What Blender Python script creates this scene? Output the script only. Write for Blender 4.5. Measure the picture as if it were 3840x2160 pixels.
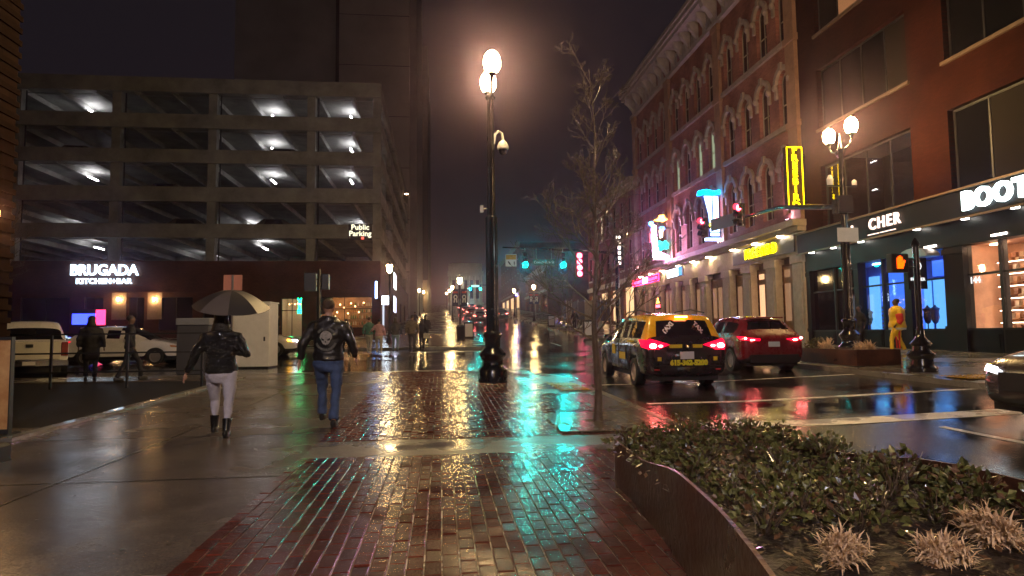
import bpy, bmesh, math, random
from mathutils import Vector, Matrix, Euler
R = math.radians
random.seed(7)
for o in list(bpy.data.objects): bpy.data.objects.remove(o)
scene = bpy.context.scene
col = scene.collection

# ------------------------------------------------------------------ camera
CAM_Z = 1.30
YAW, PITCH, ROLL = R(6.24), R(4.03), 0.012
f_ = Vector((math.sin(YAW)*math.cos(PITCH), math.cos(YAW)*math.cos(PITCH), math.sin(PITCH)))
r_ = Vector((math.cos(YAW), -math.sin(YAW), 0)); u_ = r_.cross(f_)
r2 = r_*math.cos(ROLL) - u_*math.sin(ROLL); u2 = u_*math.cos(ROLL) + r_*math.sin(ROLL)
cam = bpy.data.cameras.new('camera'); cam.sensor_width = 36; cam.lens = 22.92
cam.clip_start = .05; cam.clip_end = 2000
co = bpy.data.objects.new('camera', cam); col.objects.link(co)
mw = Matrix((r2, u2, -f_)).transposed().to_4x4(); mw.translation = (0, 0, CAM_Z)
co.matrix_world = mw
scene.camera = co

# ------------------------------------------------------------------ night sky (overcast, lit from below by the town)
w = bpy.data.worlds.new('World'); scene.world = w; w.use_nodes = True
nt = w.node_tree; nt.nodes.clear()
sky = nt.nodes.new('ShaderNodeTexSky'); sky.sky_type = 'NISHITA'; sky.sun_disc = False
sky.sun_elevation = R(1); sky.sun_rotation = R(200)
b1 = nt.nodes.new('ShaderNodeBackground'); b1.inputs[1].default_value = 0.0006
b2 = nt.nodes.new('ShaderNodeBackground'); b2.inputs[0].default_value = (1.0, .80, 1.0, 1); b2.inputs[1].default_value = 0.0052
ad = nt.nodes.new('ShaderNodeAddShader'); wo = nt.nodes.new('ShaderNodeOutputWorld')
nt.links.new(sky.outputs[0], b1.inputs[0]); nt.links.new(b1.outputs[0], ad.inputs[0]); nt.links.new(b2.outputs[0], ad.inputs[1]); nt.links.new(ad.outputs[0], wo.inputs[0])
scene.view_settings.view_transform = 'Standard'; scene.view_settings.look = 'None'
scene.view_settings.exposure = 0.90; scene.view_settings.gamma = 1
cy = scene.cycles
cy.use_denoising = True
try: cy.denoiser = 'OPENIMAGEDENOISE'
except Exception: pass
cy.max_bounces = 5; cy.diffuse_bounces = 2; cy.glossy_bounces = 2; cy.transmission_bounces = 4; cy.volume_bounces = 0; cy.transparent_max_bounces = 6
cy.caustics_reflective = False; cy.caustics_refractive = False
cy.sample_clamp_indirect = 4.0; cy.sample_clamp_direct = 0
cy.use_light_tree = True
cy.use_adaptive_sampling = True; cy.adaptive_threshold = .02
try: cy.volume_step_rate = 4; cy.volume_max_steps = 64
except Exception: pass

# ------------------------------------------------------------------ mesh helpers
class MB:
    def __init__(s, m=None): s.v = []; s.f = []; s.mi = []; s.m = m; s.cur = 0
    def add(s, vs, fs):
        o = len(s.v)
        for p in vs:
            p = Vector(p)
            s.v.append(tuple(s.m @ p) if s.m is not None else tuple(p))
        for f in fs: s.f.append(tuple(i+o for i in f)); s.mi.append(s.cur)
        return s
    def box(s, x0, x1, y0, y1, z0, z1):
        return s.add([(x0,y0,z0),(x1,y0,z0),(x1,y1,z0),(x0,y1,z0),(x0,y0,z1),(x1,y0,z1),(x1,y1,z1),(x0,y1,z1)],
                     [(3,2,1,0),(4,5,6,7),(0,1,5,4),(1,2,6,5),(2,3,7,6),(3,0,4,7)])
    def cbox(s, x0, x1, y0, y1, z0, z1, b):
        # box with chamfered vertical and top edges
        pts = [(x0+b,y0),(x1-b,y0),(x1,y0+b),(x1,y1-b),(x1-b,y1),(x0+b,y1),(x0,y1-b),(x0,y0+b)]
        cx, cy_ = (x0+x1)/2, (y0+y1)/2
        ins = [(x+(b if x < cx else -b)*.9, y+(b if y < cy_ else -b)*.9) for x, y in pts]
        vs = [(x,y,z0) for x,y in pts]+[(x,y,z1-b) for x,y in pts]+[(x,y,z1) for x,y in ins]
        fs = [tuple(range(7,-1,-1)), tuple(range(16,24))]
        for k in (0,8):
            for i in range(8): j=(i+1)%8; fs.append((k+i,k+j,k+8+j,k+8+i))
        return s.add(vs, fs)
    def quad(s, *p): return s.add(p, [tuple(range(len(p)))])
    def rings(s, rg, cap=True, closed=True):
        n = len(rg[0]); vs = [p for r in rg for p in r]; fs = []
        for k in range(len(rg)-1):
            for i in range(n if closed else n-1):
                j = (i+1) % n; fs.append((k*n+i, k*n+j, (k+1)*n+j, (k+1)*n+i))
        if cap and closed: fs.append(tuple(range(n-1,-1,-1))); fs.append(tuple((len(rg)-1)*n+i for i in range(n)))
        return s.add(vs, fs)
    def path(s, pts, rad, n=8, cap=True, flat=None):
        pts = [Vector(p) for p in pts]; rg = []
        up = Vector((0,0,1)); prev = None
        for i, p in enumerate(pts):
            d = (pts[min(i+1,len(pts)-1)]-pts[max(i-1,0)])
            d = d.normalized() if d.length > 1e-9 else Vector((0,0,1))
            if prev is None:
                a = d.cross(up if abs(d.z) < .95 else Vector((0,1,0))).normalized()
            else:
                a = (prev - d*prev.dot(d)); a = a.normalized() if a.length > 1e-6 else d.orthogonal().normalized()
            prev = a; b = d.cross(a)
            r = rad[i] if isinstance(rad,(list,tuple)) else rad
            rg.append([p + a*math.cos(2*math.pi*k/n)*r + b*math.sin(2*math.pi*k/n)*r*(flat or 1) for k in range(n)])
        return s.rings(rg, cap)
    def tube(s, a, b, r0, r1=None, n=8): return s.path([a,b],[r0, r0 if r1 is None else r1], n)
    def lathe(s, prof, n=16, c=(0,0,0)):
        rg = [[(c[0]+r*math.cos(2*math.pi*k/n), c[1]+r*math.sin(2*math.pi*k/n), c[2]+z) for k in range(n)] for r,z in prof]
        return s.rings(rg, True)
    def ell(s, c, rx, ry, rz, nu=14, nv=9):
        rg = []
        for j in range(1,nv):
            t = math.pi*j/nv-math.pi/2
            rg.append([(c[0]+rx*math.cos(t)*math.cos(2*math.pi*k/nu), c[1]+ry*math.cos(t)*math.sin(2*math.pi*k/nu), c[2]+rz*math.sin(t)) for k in range(nu)])
        return s.rings(rg, True)
    def prism(s, poly, d0, d1, ax='y'):
        # polygon (u, v) extruded along ax from d0 to d1
        mp = {'y': lambda u,v,d:(u,d,v), 'z': lambda u,v,d:(u,v,d), 'x': lambda u,v,d:(d,u,v)}[ax]
        n = len(poly)
        vs = [mp(u,v,d0) for u,v in poly]+[mp(u,v,d1) for u,v in poly]
        fs = [tuple(range(n)), tuple(range(2*n-1,n-1,-1))]+[(i,i+n,(i+1)%n+n,(i+1)%n) for i in range(n)]
        return s.add(vs, fs)
    def mesh(s, name):
        me = bpy.data.meshes.new(name); me.from_pydata(s.v, [], s.f); me.update(); return me
    def obj(s, name, mat, parent=None, loc=(0,0,0), rz=0, smooth=False, fix=True, bevel=0):
        me = s.mesh(name)
        if fix:
            bm = bmesh.new(); bm.from_mesh(me); bmesh.ops.recalc_face_normals(bm, faces=bm.faces); bm.to_mesh(me); bm.free()
        for m_ in (mat if isinstance(mat,(list,tuple)) else [mat]): me.materials.append(m_)
        if any(s.mi): me.polygons.foreach_set('material_index', s.mi)
        if smooth: sm(me)
        o = bpy.data.objects.new(name, me); col.objects.link(o); o.parent = parent; o.location = loc; o.rotation_euler.z = rz
        if bevel:
            bv = o.modifiers.new('b','BEVEL'); bv.width = bevel; bv.segments = 2; bv.limit_method = 'ANGLE'
        return o
def sm(me, ang=40):
    me.polygons.foreach_set('use_smooth', [True]*len(me.polygons))
    try: me.set_sharp_from_angle(angle=R(ang))
    except Exception: pass
def tag(o, label=None, cat=None, group=None, kind=None):
    if label: o['label'] = label
    if cat: o['category'] = cat
    if group: o['group'] = group
    if kind: o['kind'] = kind
    return o
def thing(name, label, cat, loc=(0,0,0), rz=0, group=None):
    o = bpy.data.objects.new(name, None); col.objects.link(o); o.location = loc; o.rotation_euler = (0,0,rz)
    o.empty_display_size = .2
    return tag(o, label, cat, group)
def copy_tree(o, parent=None, loc=None, rz=None, label=None):
    c = o.copy(); col.objects.link(c); c.parent = parent
    if loc is not None: c.location = loc
    if rz is not None: c.rotation_euler.z = rz
    if label: c['label'] = label
    for ch in list(o.children): copy_tree(ch, c)
    return c
def inst(src, parent, loc, rz=None, rot=None, sc=None, name=None):
    c = src.copy(); col.objects.link(c); c.parent = parent; c.location = loc
    if rz is not None: c.rotation_euler.z = rz
    if rot is not None: c.rotation_euler = rot
    if sc is not None: c.scale = sc
    return c
WS = bpy.data.scenes.new('workbench')   # modifiers are applied here so that the big scene is not re-evaluated each time
def bake(o):
    par = o.parent; o.parent = None
    if col.objects.get(o.name) is not None: col.objects.unlink(o)
    WS.collection.objects.link(o); vl = WS.view_layers[0]; vl.update(); dg = vl.depsgraph
    me = bpy.data.meshes.new_from_object(o.evaluated_get(dg), preserve_all_data_layers=False, depsgraph=dg)
    WS.collection.objects.unlink(o); col.objects.link(o); o.parent = par
    if o.type == 'MESH': o.modifiers.clear(); o.data = me
    return me
def text(s, size, depth, mat, parent, loc, rot=(R(90),0,0), name='lettering', align='CENTER', bold=0, sx=1, spacing=1.0, shear=0):
    cu = bpy.data.curves.new(name,'FONT'); cu.body = s; cu.size = size; cu.extrude = depth; cu.align_x = align; cu.align_y = 'CENTER'
    cu.offset = bold; cu.space_character = spacing; cu.resolution_u = 3; cu.shear = shear; cu.space_line = .85
    t = bpy.data.objects.new(name, cu); col.objects.link(t)
    me = bake(t)
    bpy.data.objects.remove(t); bpy.data.curves.remove(cu)
    me.materials.clear(); me.materials.append(mat)
    o = bpy.data.objects.new(name, me); col.objects.link(o); o.parent = parent; o.location = loc; o.rotation_euler = rot; o.scale = (sx,1,1)
    return o

# ------------------------------------------------------------------ materials
MC = {}
def M(name, c, rough=.5, metal=0., vary=0., vs=3., bump=0., bs=40., coat=0., e=None, es=0., spec=.5, trans=0., rvar=0., alpha=1., vc=None):
    if name in MC: return MC[name]
    m = bpy.data.materials.new(name); m.use_nodes = True; t = m.node_tree; N = t.nodes; L = t.links
    p = N['Principled BSDF']; c = (*c[:3], 1)
    p.inputs['Base Color'].default_value = c; p.inputs['Roughness'].default_value = rough; p.inputs['Metallic'].default_value = metal
    p.inputs['Coat Weight'].default_value = coat; p.inputs['Coat Roughness'].default_value = .06; p.inputs['Specular IOR Level'].default_value = spec
    p.inputs['Transmission Weight'].default_value = trans; p.inputs['Alpha'].default_value = alpha
    if e: p.inputs['Emission Color'].default_value = (*e[:3],1); p.inputs['Emission Strength'].default_value = es
    if vary or bump or rvar:
        tc = N.new('ShaderNodeTexCoord')
    if vary or rvar:
        n = N.new('ShaderNodeTexNoise'); n.inputs['Scale'].default_value = vs; n.inputs['Detail'].default_value = 6; n.inputs['Roughness'].default_value = .65
        L.new(tc.outputs['Object'], n.inputs['Vector'])
        rp = N.new('ShaderNodeMapRange'); rp.inputs[1].default_value = .3; rp.inputs[2].default_value = .7
        L.new(n.outputs['Fac'], rp.inputs[0])
        if vary:
            mx = N.new('ShaderNodeMix'); mx.data_type = 'RGBA'
            mx.inputs[6].default_value = tuple(max(0,x*(1-vary)) for x in c[:3])+(1,)
            mx.inputs[7].default_value = ((*vc,1) if vc else tuple(min(1,x*(1+vary)) for x in c[:3])+(1,))
            L.new(rp.outputs[0], mx.inputs[0]); L.new(mx.outputs[2], p.inputs['Base Color'])
        if rvar:
            r = N.new('ShaderNodeMapRange'); r.inputs[3].default_value = max(.02,rough-rvar); r.inputs[4].default_value = min(1,rough+rvar)
            L.new(rp.outputs[0], r.inputs[0]); L.new(r.outputs[0], p.inputs['Roughness'])
    if bump:
        n2 = N.new('ShaderNodeTexNoise'); n2.inputs['Scale'].default_value = bs; n2.inputs['Detail'].default_value = 4
        L.new(tc.outputs['Object'], n2.inputs['Vector'])
        b = N.new('ShaderNodeBump'); b.inputs['Strength'].default_value = bump; b.inputs['Distance'].default_value = .02
        L.new(n2.outputs['Fac'], b.inputs['Height']); L.new(b.outputs[0], p.inputs['Normal'])
    if e and es < 2.6: m.cycles.emission_sampling = 'NONE'
    MC[name] = m; return m
def EM(name, c, s, rough=.3):
    return M(name, (.02,.02,.02), rough, e=c, es=s)
def wet(name, c1, c2, r0, r1, ps, pb, bump, bs, isl=False, pool=(.45,.62)):
    """wet ground: colour grain, rain film whose gloss varies, pools where the big noise is high"""
    m = bpy.data.materials.new(name); m.use_nodes = True; t = m.node_tree; N = t.nodes; L = t.links; p = N['Principled BSDF']
    tc = N.new('ShaderNodeNewGeometry')
    def noise(sc, det=5, rg=.6):
        n = N.new('ShaderNodeTexNoise'); n.inputs['Scale'].default_value = sc; n.inputs['Detail'].default_value = det; n.inputs['Roughness'].default_value = rg
        L.new(tc.outputs['Position'], n.inputs['Vector']); return n
    def mr(src, a, b, c, d):
        r = N.new('ShaderNodeMapRange'); r.inputs[1].default_value = a; r.inputs[2].default_value = b; r.inputs[3].default_value = c; r.inputs[4].default_value = d
        L.new(src, r.inputs[0]); return r.outputs[0]
    big = noise(ps, 4); fine = noise(bs, 3); mid = noise(2.3, 6)
    mx = N.new('ShaderNodeMix'); mx.data_type = 'RGBA'; mx.inputs[6].default_value = (*c1,1); mx.inputs[7].default_value = (*c2,1)
    if isl:
        g = N.new('ShaderNodeNewGeometry'); oi = N.new('ShaderNodeObjectInfo'); ad = N.new('ShaderNodeMath'); ad.operation = 'ADD'
        L.new(g.outputs['Random Per Island'], ad.inputs[0]); L.new(oi.outputs['Random'], ad.inputs[1])
        fr = N.new('ShaderNodeMath'); fr.operation = 'FRACT'; L.new(ad.outputs[0], fr.inputs[0])
        L.new(fr.outputs[0], mx.inputs[0])
    else:
        L.new(mr(mid.outputs['Fac'], .3, .7, 0, 1), mx.inputs[0])
    hs = N.new('ShaderNodeMix'); hs.data_type = 'RGBA'; hs.blend_type = 'MULTIPLY'; hs.inputs[0].default_value = .55
    L.new(mx.outputs[2], hs.inputs[6])
    gr = N.new('ShaderNodeMapRange'); gr.inputs[1].default_value = .3; gr.inputs[2].default_value = .7; gr.inputs[3].default_value = .5; gr.inputs[4].default_value = 1.4
    L.new(fine.outputs['Fac'], gr.inputs[0]); cb = N.new('ShaderNodeCombineColor')
    for i in range(3): L.new(gr.outputs[0], cb.inputs[i])
    L.new(cb.outputs[0], hs.inputs[7]); L.new(hs.outputs[2], p.inputs['Base Color'])
    pl = mr(big.outputs['Fac'], pool[0], pool[1], 0, 1)
    L.new(mr(pl, 0, 1, r1, r0), p.inputs['Roughness'])
    b = N.new('ShaderNodeBump'); b.inputs['Distance'].default_value = .012
    L.new(mr(pl, 0, 1, bump, pb), b.inputs['Strength'])
    hh = N.new('ShaderNodeMath'); hh.operation = 'ADD'; L.new(fine.outputs['Fac'], hh.inputs[0])
    m3 = N.new('ShaderNodeMath'); m3.operation = 'MULTIPLY'; m3.inputs[1].default_value = 2.0; L.new(noise(6,2).outputs['Fac'], m3.inputs[0]); L.new(m3.outputs[0], hh.inputs[1])
    L.new(hh.outputs[0], b.inputs['Height']); L.new(b.outputs[0], p.inputs['Normal'])
    p.inputs['Specular IOR Level'].default_value = .6
    MC[name] = m; return m
def brickmat(name, c1, c2, mortar, sx=.2, sy=.075, rough=.75, axis='x', bump=.4, wetc=.0, spec=.25):
    m = bpy.data.materials.new(name); m.use_nodes = True; t = m.node_tree; N = t.nodes; L = t.links; p = N['Principled BSDF']
    tc = N.new('ShaderNodeTexCoord'); sp = N.new('ShaderNodeSeparateXYZ'); cb = N.new('ShaderNodeCombineXYZ')
    L.new(tc.outputs['Object'], sp.inputs[0]); L.new(sp.outputs[0 if axis == 'x' else 1], cb.inputs[0]); L.new(sp.outputs[2], cb.inputs[1])
    bt = N.new('ShaderNodeTexBrick'); bt.inputs['Scale'].default_value = 1; bt.inputs['Brick Width'].default_value = sx; bt.inputs['Row Height'].default_value = sy
    bt.inputs['Mortar Size'].default_value = .006; bt.inputs['Color1'].default_value = (*c1,1); bt.inputs['Color2'].default_value = (*c2,1); bt.inputs['Mortar'].default_value = (*mortar,1)
    L.new(cb.outputs[0], bt.inputs['Vector'])
    n = N.new('ShaderNodeTexNoise'); n.inputs['Scale'].default_value = .7; n.inputs['Detail'].default_value = 7; L.new(tc.outputs['Object'], n.inputs['Vector'])
    mr = N.new('ShaderNodeMapRange'); mr.inputs[1].default_value = .3; mr.inputs[2].default_value = .7; mr.inputs[3].default_value = .6; mr.inputs[4].default_value = 1.3
    L.new(n.outputs['Fac'], mr.inputs[0]); c3 = N.new('ShaderNodeCombineColor')
    for i in range(3): L.new(mr.outputs[0], c3.inputs[i])
    mx = N.new('ShaderNodeMix'); mx.data_type = 'RGBA'; mx.blend_type = 'MULTIPLY'; mx.inputs[0].default_value = 1
    L.new(bt.outputs[0], mx.inputs[6]); L.new(c3.outputs[0], mx.inputs[7]); L.new(mx.outputs[2], p.inputs['Base Color'])
    b = N.new('ShaderNodeBump'); b.inputs['Strength'].default_value = bump; b.inputs['Distance'].default_value = .01; b.invert = True
    L.new(bt.outputs['Fac'], b.inputs['Height']); L.new(b.outputs[0], p.inputs['Normal'])
    p.inputs['Roughness'].default_value = rough; p.inputs['Coat Weight'].default_value = wetc; p.inputs['Specular IOR Level'].default_value = spec
    MC[name] = m; return m

ASPH = wet('wet_asphalt', (.016,.016,.018), (.032,.031,.032), .045, .17, .42, .03, .20, 70, pool=(.40,.62))
CONC = wet('wet_concrete', (.078,.064,.056), (.14,.116,.10), .12, .30, .45, .05, .20, 60, pool=(.40,.72))
CONC2 = wet('wet_pale_concrete', (.15,.14,.125), (.24,.225,.20), .08, .34, .6, .02, .12, 60)
BRICK = wet('wet_paver', (.075,.020,.013), (.14,.036,.023), .10, .21, 1.4, .10, .22, 45, isl=True, pool=(.38,.70))
JOINT = wet('joint_painted_glint', (.16,.125,.09), (.24,.19,.14), .10, .28, 3.0, .05, .5, 50)  # mortar colour made pale to stand in for glints on the wet joints
PAINT = wet('road_paint_white', (.55,.53,.5), (.78,.75,.71), .12, .38, 2.0, .03, .2, 55)
PAINTY = wet('road_paint_yellow', (.42,.24,.03), (.60,.36,.05), .10, .35, 2.0, .03, .2, 55)
MULCH = M('mulch', (.012,.009,.007), .6, vary=.6, vs=8, bump=.9, bs=22)
SOIL = M('planter_soil', (.02,.012,.009), .55, vary=.6, vs=14, bump=1., bs=30)
BLACK = M('black_paint', (.010,.010,.012), .22, coat=.5, rvar=.08, vary=.3)
BLACKM = M('matt_black', (.012,.012,.013), .5, vary=.3)
DARKM = M('dark_metal', (.03,.03,.032), .35, metal=.6, rvar=.1)
STEEL = M('galvanised', (.35,.35,.36), .4, metal=.8, rvar=.12)
WHITEP = M('white_enamel', (.72,.70,.68), .35, vary=.08, rvar=.1)
GLASSD = M('dark_glass', (.006,.007,.009), .05, spec=.7)
GLASS = M('clear_glass', (1,1,1), .02, trans=1., spec=.5)
STONE = M('limestone', (.30,.235,.20), .6, vary=.25, vs=2.5, bump=.25, bs=25)
STONEW = M('painted_stone', (.36,.30,.23), .5, vary=.2, vs=3, bump=.15, bs=25)
CONCW = M('garage_concrete', (.23,.235,.22), .75, vary=.45, vs=.5, bump=.2, bs=12)
RUBBER = M('rubber', (.012,.012,.012), .55, bump=.3, bs=60)
CHROME = M('chrome', (.7,.7,.7), .12, metal=1.)
WB_RED = brickmat('red_brick', (.25,.085,.062), (.34,.125,.092), (.22,.16,.14))
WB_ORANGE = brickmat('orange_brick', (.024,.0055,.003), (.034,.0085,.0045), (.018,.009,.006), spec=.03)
WB_DARK = brickmat('dark_brick', (.085,.030,.020), (.12,.045,.028), (.06,.045,.04))
WB_DARKY = brickmat('dark_brick_side', (.10,.036,.024), (.14,.052,.033), (.07,.05,.045), axis='y')
WB_BROWN = brickmat('brown_brick', (.14,.075,.045), (.20,.11,.07), (.16,.12,.09), sx=.4, sy=.2, axis='y', bump=1.)
LAMP = EM('lamp_globe', (1,.68,.30), 330); LAMPD = EM('dimmer_globe', (1,.62,.24), 240); LAMPFILL = EM('fill_globe', (.88,.80,1), 330)  # the cold white globe is fill for an added lamp out of view
LAMPF = EM('lantern_glow', (1,.66,.26), 130)
# ------------------------------------------------------------------ terrain: level near the corner, then climbing up the street
def gz(x, y):
    z = 0
    for a, b, s in ((8,30,.015),(30,60,.04),(60,1e9,.055)):
        if y > a: z += (min(y,b)-a)*s
    return z + .03*min(max(0,x-6),12)
JOINTD = M('joint_dark_line', (.02,.017,.015), .3)
KH = .12     # kerb step: the roadway lies this much below the pavements
def frange(a, b, st):
    n = max(1, int(math.ceil((b-a)/st-1e-6))); return [a+(b-a)*i/n for i in range(n+1)]
def sheet(name, x0, x1, y0, y1, zo, mat, st=1.0, parent=None, sx=None):
    xs = frange(x0,x1,sx or st); ys = frange(y0,y1,st); m = MB()
    m.add([(x,y,gz(x,y)+zo) for y in ys for x in xs], [(j*len(xs)+i, j*len(xs)+i+1, (j+1)*len(xs)+i+1, (j+1)*len(xs)+i) for j in range(len(ys)-1) for i in range(len(xs)-1)])
    return m.obj(name, mat, parent, fix=False)
def slab(name, poly, mat, top=0., depth=.2, st=1.0):
    """pavement with a kerb face: polygon outline, top follows the terrain"""
    bm = bmesh.new(); n = len(poly)
    fv = [bm.verts.new((x,y,0)) for x,y in poly]; bm.faces.new(fv)
    xs = [p[0] for p in poly]; ys = [p[1] for p in poly]
    for ax, lo, hi in ((0,min(xs),max(xs)),(1,min(ys),max(ys))):
        for c in frange(lo,hi,st)[1:-1]:
            no = Vector((1,0,0)) if ax == 0 else Vector((0,1,0)); cp = Vector((c,0,0)) if ax == 0 else Vector((0,c,0))
            bmesh.ops.bisect_plane(bm, geom=bm.verts[:]+bm.edges[:]+bm.faces[:], plane_co=cp, plane_no=no)
    bm.normal_update()
    if bm.faces[:] and bm.faces[:][0].normal.z < 0: bmesh.ops.reverse_faces(bm, faces=bm.faces[:])
    ed = [e for e in bm.edges if e.is_boundary]
    r = bmesh.ops.extrude_edge_only(bm, edges=ed)
    low = set(v for v in r['geom'] if isinstance(v, bmesh.types.BMVert))
    for v in bm.verts: v.co.z = gz(v.co.x,v.co.y) + (top-depth if v in low else top)
    bmesh.ops.recalc_face_normals(bm, faces=bm.faces[:])
    me = bpy.data.meshes.new(name); bm.to_mesh(me); bm.free(); me.materials.append(mat)
    o = bpy.data.objects.new(name, me); col.objects.link(o); return o
def S(o): o['kind'] = 'structure'; return o

# roadway: one sheet that reaches the hill at the end of the street
xs = [-160,-110,-80,-60,-45,-35,-28,-22]+[i*1.5-18 for i in range(25)]+[22,28,36,50,70,100,160]
ys = [-30,-20,-12,-6,0,4]+[6+i*2 for i in range(30)]+[70,80,95,115,140,170,210,260,320,400,500]
m = MB(); m.add([(x,y,gz(x,y)-KH) for y in ys for x in xs], [(j*len(xs)+i, j*len(xs)+i+1, (j+1)*len(xs)+i+1, (j+1)*len(xs)+i) for j in range(len(ys)-1) for i in range(len(xs)-1)])
S(m.obj('road', ASPH, fix=False))
# near corner pavement (kerb at X 3.2, round corner to the cross street at Y 20.4)
KX, KY, CR = 3.2, 20.4, 3.6
arc = [(KX-CR+CR*math.cos(R(a)), KY-CR+CR*math.sin(R(a))) for a in range(0,91,10)]
S(slab('pavement', [(KX,-14)]+arc+[(-5.4,KY),(-5.4,-14)], CONC, st=1.5))
S(slab('kerb', [(KX+.16,-14)]+[(KX-CR+(CR+.16)*math.cos(R(a)), KY-CR+(CR+.16)*math.sin(R(a))) for a in range(0,91,10)]+[(-30,KY+.16),(-30,KY+.002),(KX-CR,KY+.002)]+[(KX-CR+(CR+.002)*math.cos(R(a)), KY-CR+(CR+.002)*math.sin(R(a))) for a in range(90,-1,-10)]+[(KX+.002,-14)], CONC2, top=.003, st=2.0))
S(slab('planting_bed', [(-5.56,10.2),(-5.56,KY-1.6),(-30,KY-1.6),(-30,10.2)], MULCH, top=-.04, st=2))
S(slab('bed_edging', [(-5.402,9.0),(-5.402,KY-1.45),(-5.555,KY-1.45),(-5.555,9.0)], CONC2, top=.045, st=2))
S(slab('courtyard_paving', [(-5.56,10.19),(-30,10.19),(-30,-14),(-5.402,-14),(-5.402,8.99)], CONC, top=.0, st=2))
S(slab('footway', [(-5.56,KY-1.59),(-5.56,KY-1.45),(-5.401,KY-1.45),(-5.401,KY),(-30,KY),(-30,KY-1.59)], CONC, top=-.002, st=2))
# red paver gutter along the kerb and kerb ramp
S(sheet('gutter_strip', KX+.165, KX+.62, -14, 12.8, -KH+.02, BRICK, 1))
S(sheet('kerb_ramp', 1.95, KX-.002, 13.3, 17.6, .004, CONC2, .8))
# far pavements
S(slab('far_pavement', [(2.6,37.2),(2.6,330),(-5.0,330),(-5.0,55.0),(-60,55.0),(-60,37.2)], CONC, st=6))
S(slab('far_kerb', [(2.76,37.04),(2.76,330),(2.602,330),(2.602,37.198),(-60,37.198),(-60,37.04)], CONC2, top=.003, st=6))
S(slab('right_pavement', [(10.9,-14),(10.9,330),(17.9,330),(17.9,-14)], CONC2, st=4))
S(slab('right_kerb', [(10.74,-14),(10.74,330),(10.898,330),(10.898,-14)], CONC2, top=.004, st=4))
S(sheet('far_brick_walk', -3.4, 1.9, 38.2, 60, .005, brickmat('paver_far', (.10,.030,.018), (.15,.05,.03), (.05,.04,.035), sx=.1, sy=.3, rough=.22), 2))
# painted lines
S(sheet('crosswalk_line', KX+.7, 10.7, 9.2, 9.74, -KH+.004, PAINT, 1))
S(sheet('crosswalk_line', KX+.7, 10.7, 12.08, 12.28, -KH+.004, PAINT, 1))
S(sheet('crosswalk_line', 3.9, 10.7, 16.0, 16.14, -KH+.004, PAINT, 1))
S(sheet('lane_line', 6.95, 7.07, -14, 8.6, -KH+.004, PAINT, 1))
S(sheet('lane_line', 6.95, 7.07, 38, 42, -KH+.004, PAINT, 1))
S(sheet('lane_line', 6.95, 7.07, 46, 50, -KH+.004, PAINT, 1))
S(sheet('crosswalk_line', -1.6, 3.0, 34.6, 34.9, -KH+.004, PAINT, 1))
S(sheet('crosswalk_line', -4.6, 3.0, 22.2, 22.4, -KH+.004, PAINT, 1))
# tactile pads: rows of domes on a yellow plate
def tactile(name, label, x0, x1, y0, y1):
    t = thing(name, label, 'tactile pad', ((x0+x1)/2,(y0+y1)/2,gz((x0+x1)/2,(y0+y1)/2)+.006))
    p = MB().box(-(x1-x0)/2,(x1-x0)/2,-(y1-y0)/2,(y1-y0)/2,-.004,.008).obj('plate', PAINTY, t)
    m = MB()
    for i in range(int((x1-x0)/.09)):
        for j in range(int((y1-y0)/.09)):
            m.lathe([(.022,.008),(.016,.016),(.006,.018)], 6, (-(x1-x0)/2+.05+i*.09, -(y1-y0)/2+.05+j*.09, 0))
    tag(m.obj('dome_field', PAINTY, t), kind='stuff')
# scored joints of the concrete footway
for k in range(9): S(sheet('pavement_joint', -5.39, -1.51, -4+k*2.6-.011, -4+k*2.6+.011, .003, JOINTD, 2))
S(sheet('pavement_joint', -3.46, -3.44, -6, 20.3, .0035, JOINTD, 2))
rg_ = random.Random(21); m = MB()
for k in range(260):
    x, y = rg_.uniform(-5.2,-1.7), rg_.uniform(3,20); r = rg_.uniform(.006,.015); m.lathe([(r,0),(r*.8,.001)],7,(x,y,gz(x,y)+.0035))
tag(m.obj('gum_spots', JOINTD, bpy.data.objects['pavement']), kind='stuff')
tactile('tactile_pad', 'yellow bumpy tactile pad on the kerb ramp beside the bare tree', 2.5, 3.15, 13.6, 15.9)
tactile('tactile_pad', 'yellow bumpy tactile pad at the kerb before the black shopfront', 11.0, 12.6, 12.6, 13.5)
for nm, lb_, x, y, r in (('valve_cover','small round iron valve cover in the brick walk left of the tall lamp',.55,15.4,.11),):
    t = thing(nm, lb_, 'cover', (x,y,gz(x,y)+.012)); MB().lathe([(r,0),(r,.008),(r*.86,.010),(r*.84,.006),(.01,.006)],20).obj('lid', DARKM, t); MB().box(-r*.5,r*.5,-.008,.008,.006,.011).obj('lid_rib', DARKM, t)
# concrete cross bands of the brick walk
bp = bpy.data.objects.new('brick_path', None); col.objects.link(bp); S(bp)
sheet('concrete_band', -1.5, KX-.002, 7.2, 8.28, .006, CONC2, 1, bp)
sheet('joint_bed', -1.5, KX-.002, -4, 7.2, .002, JOINT, 1, bp)
sheet('joint_bed', -1.5, KX-.6, 8.28, 20.2, .002, JOINT, 1, bp)
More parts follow.
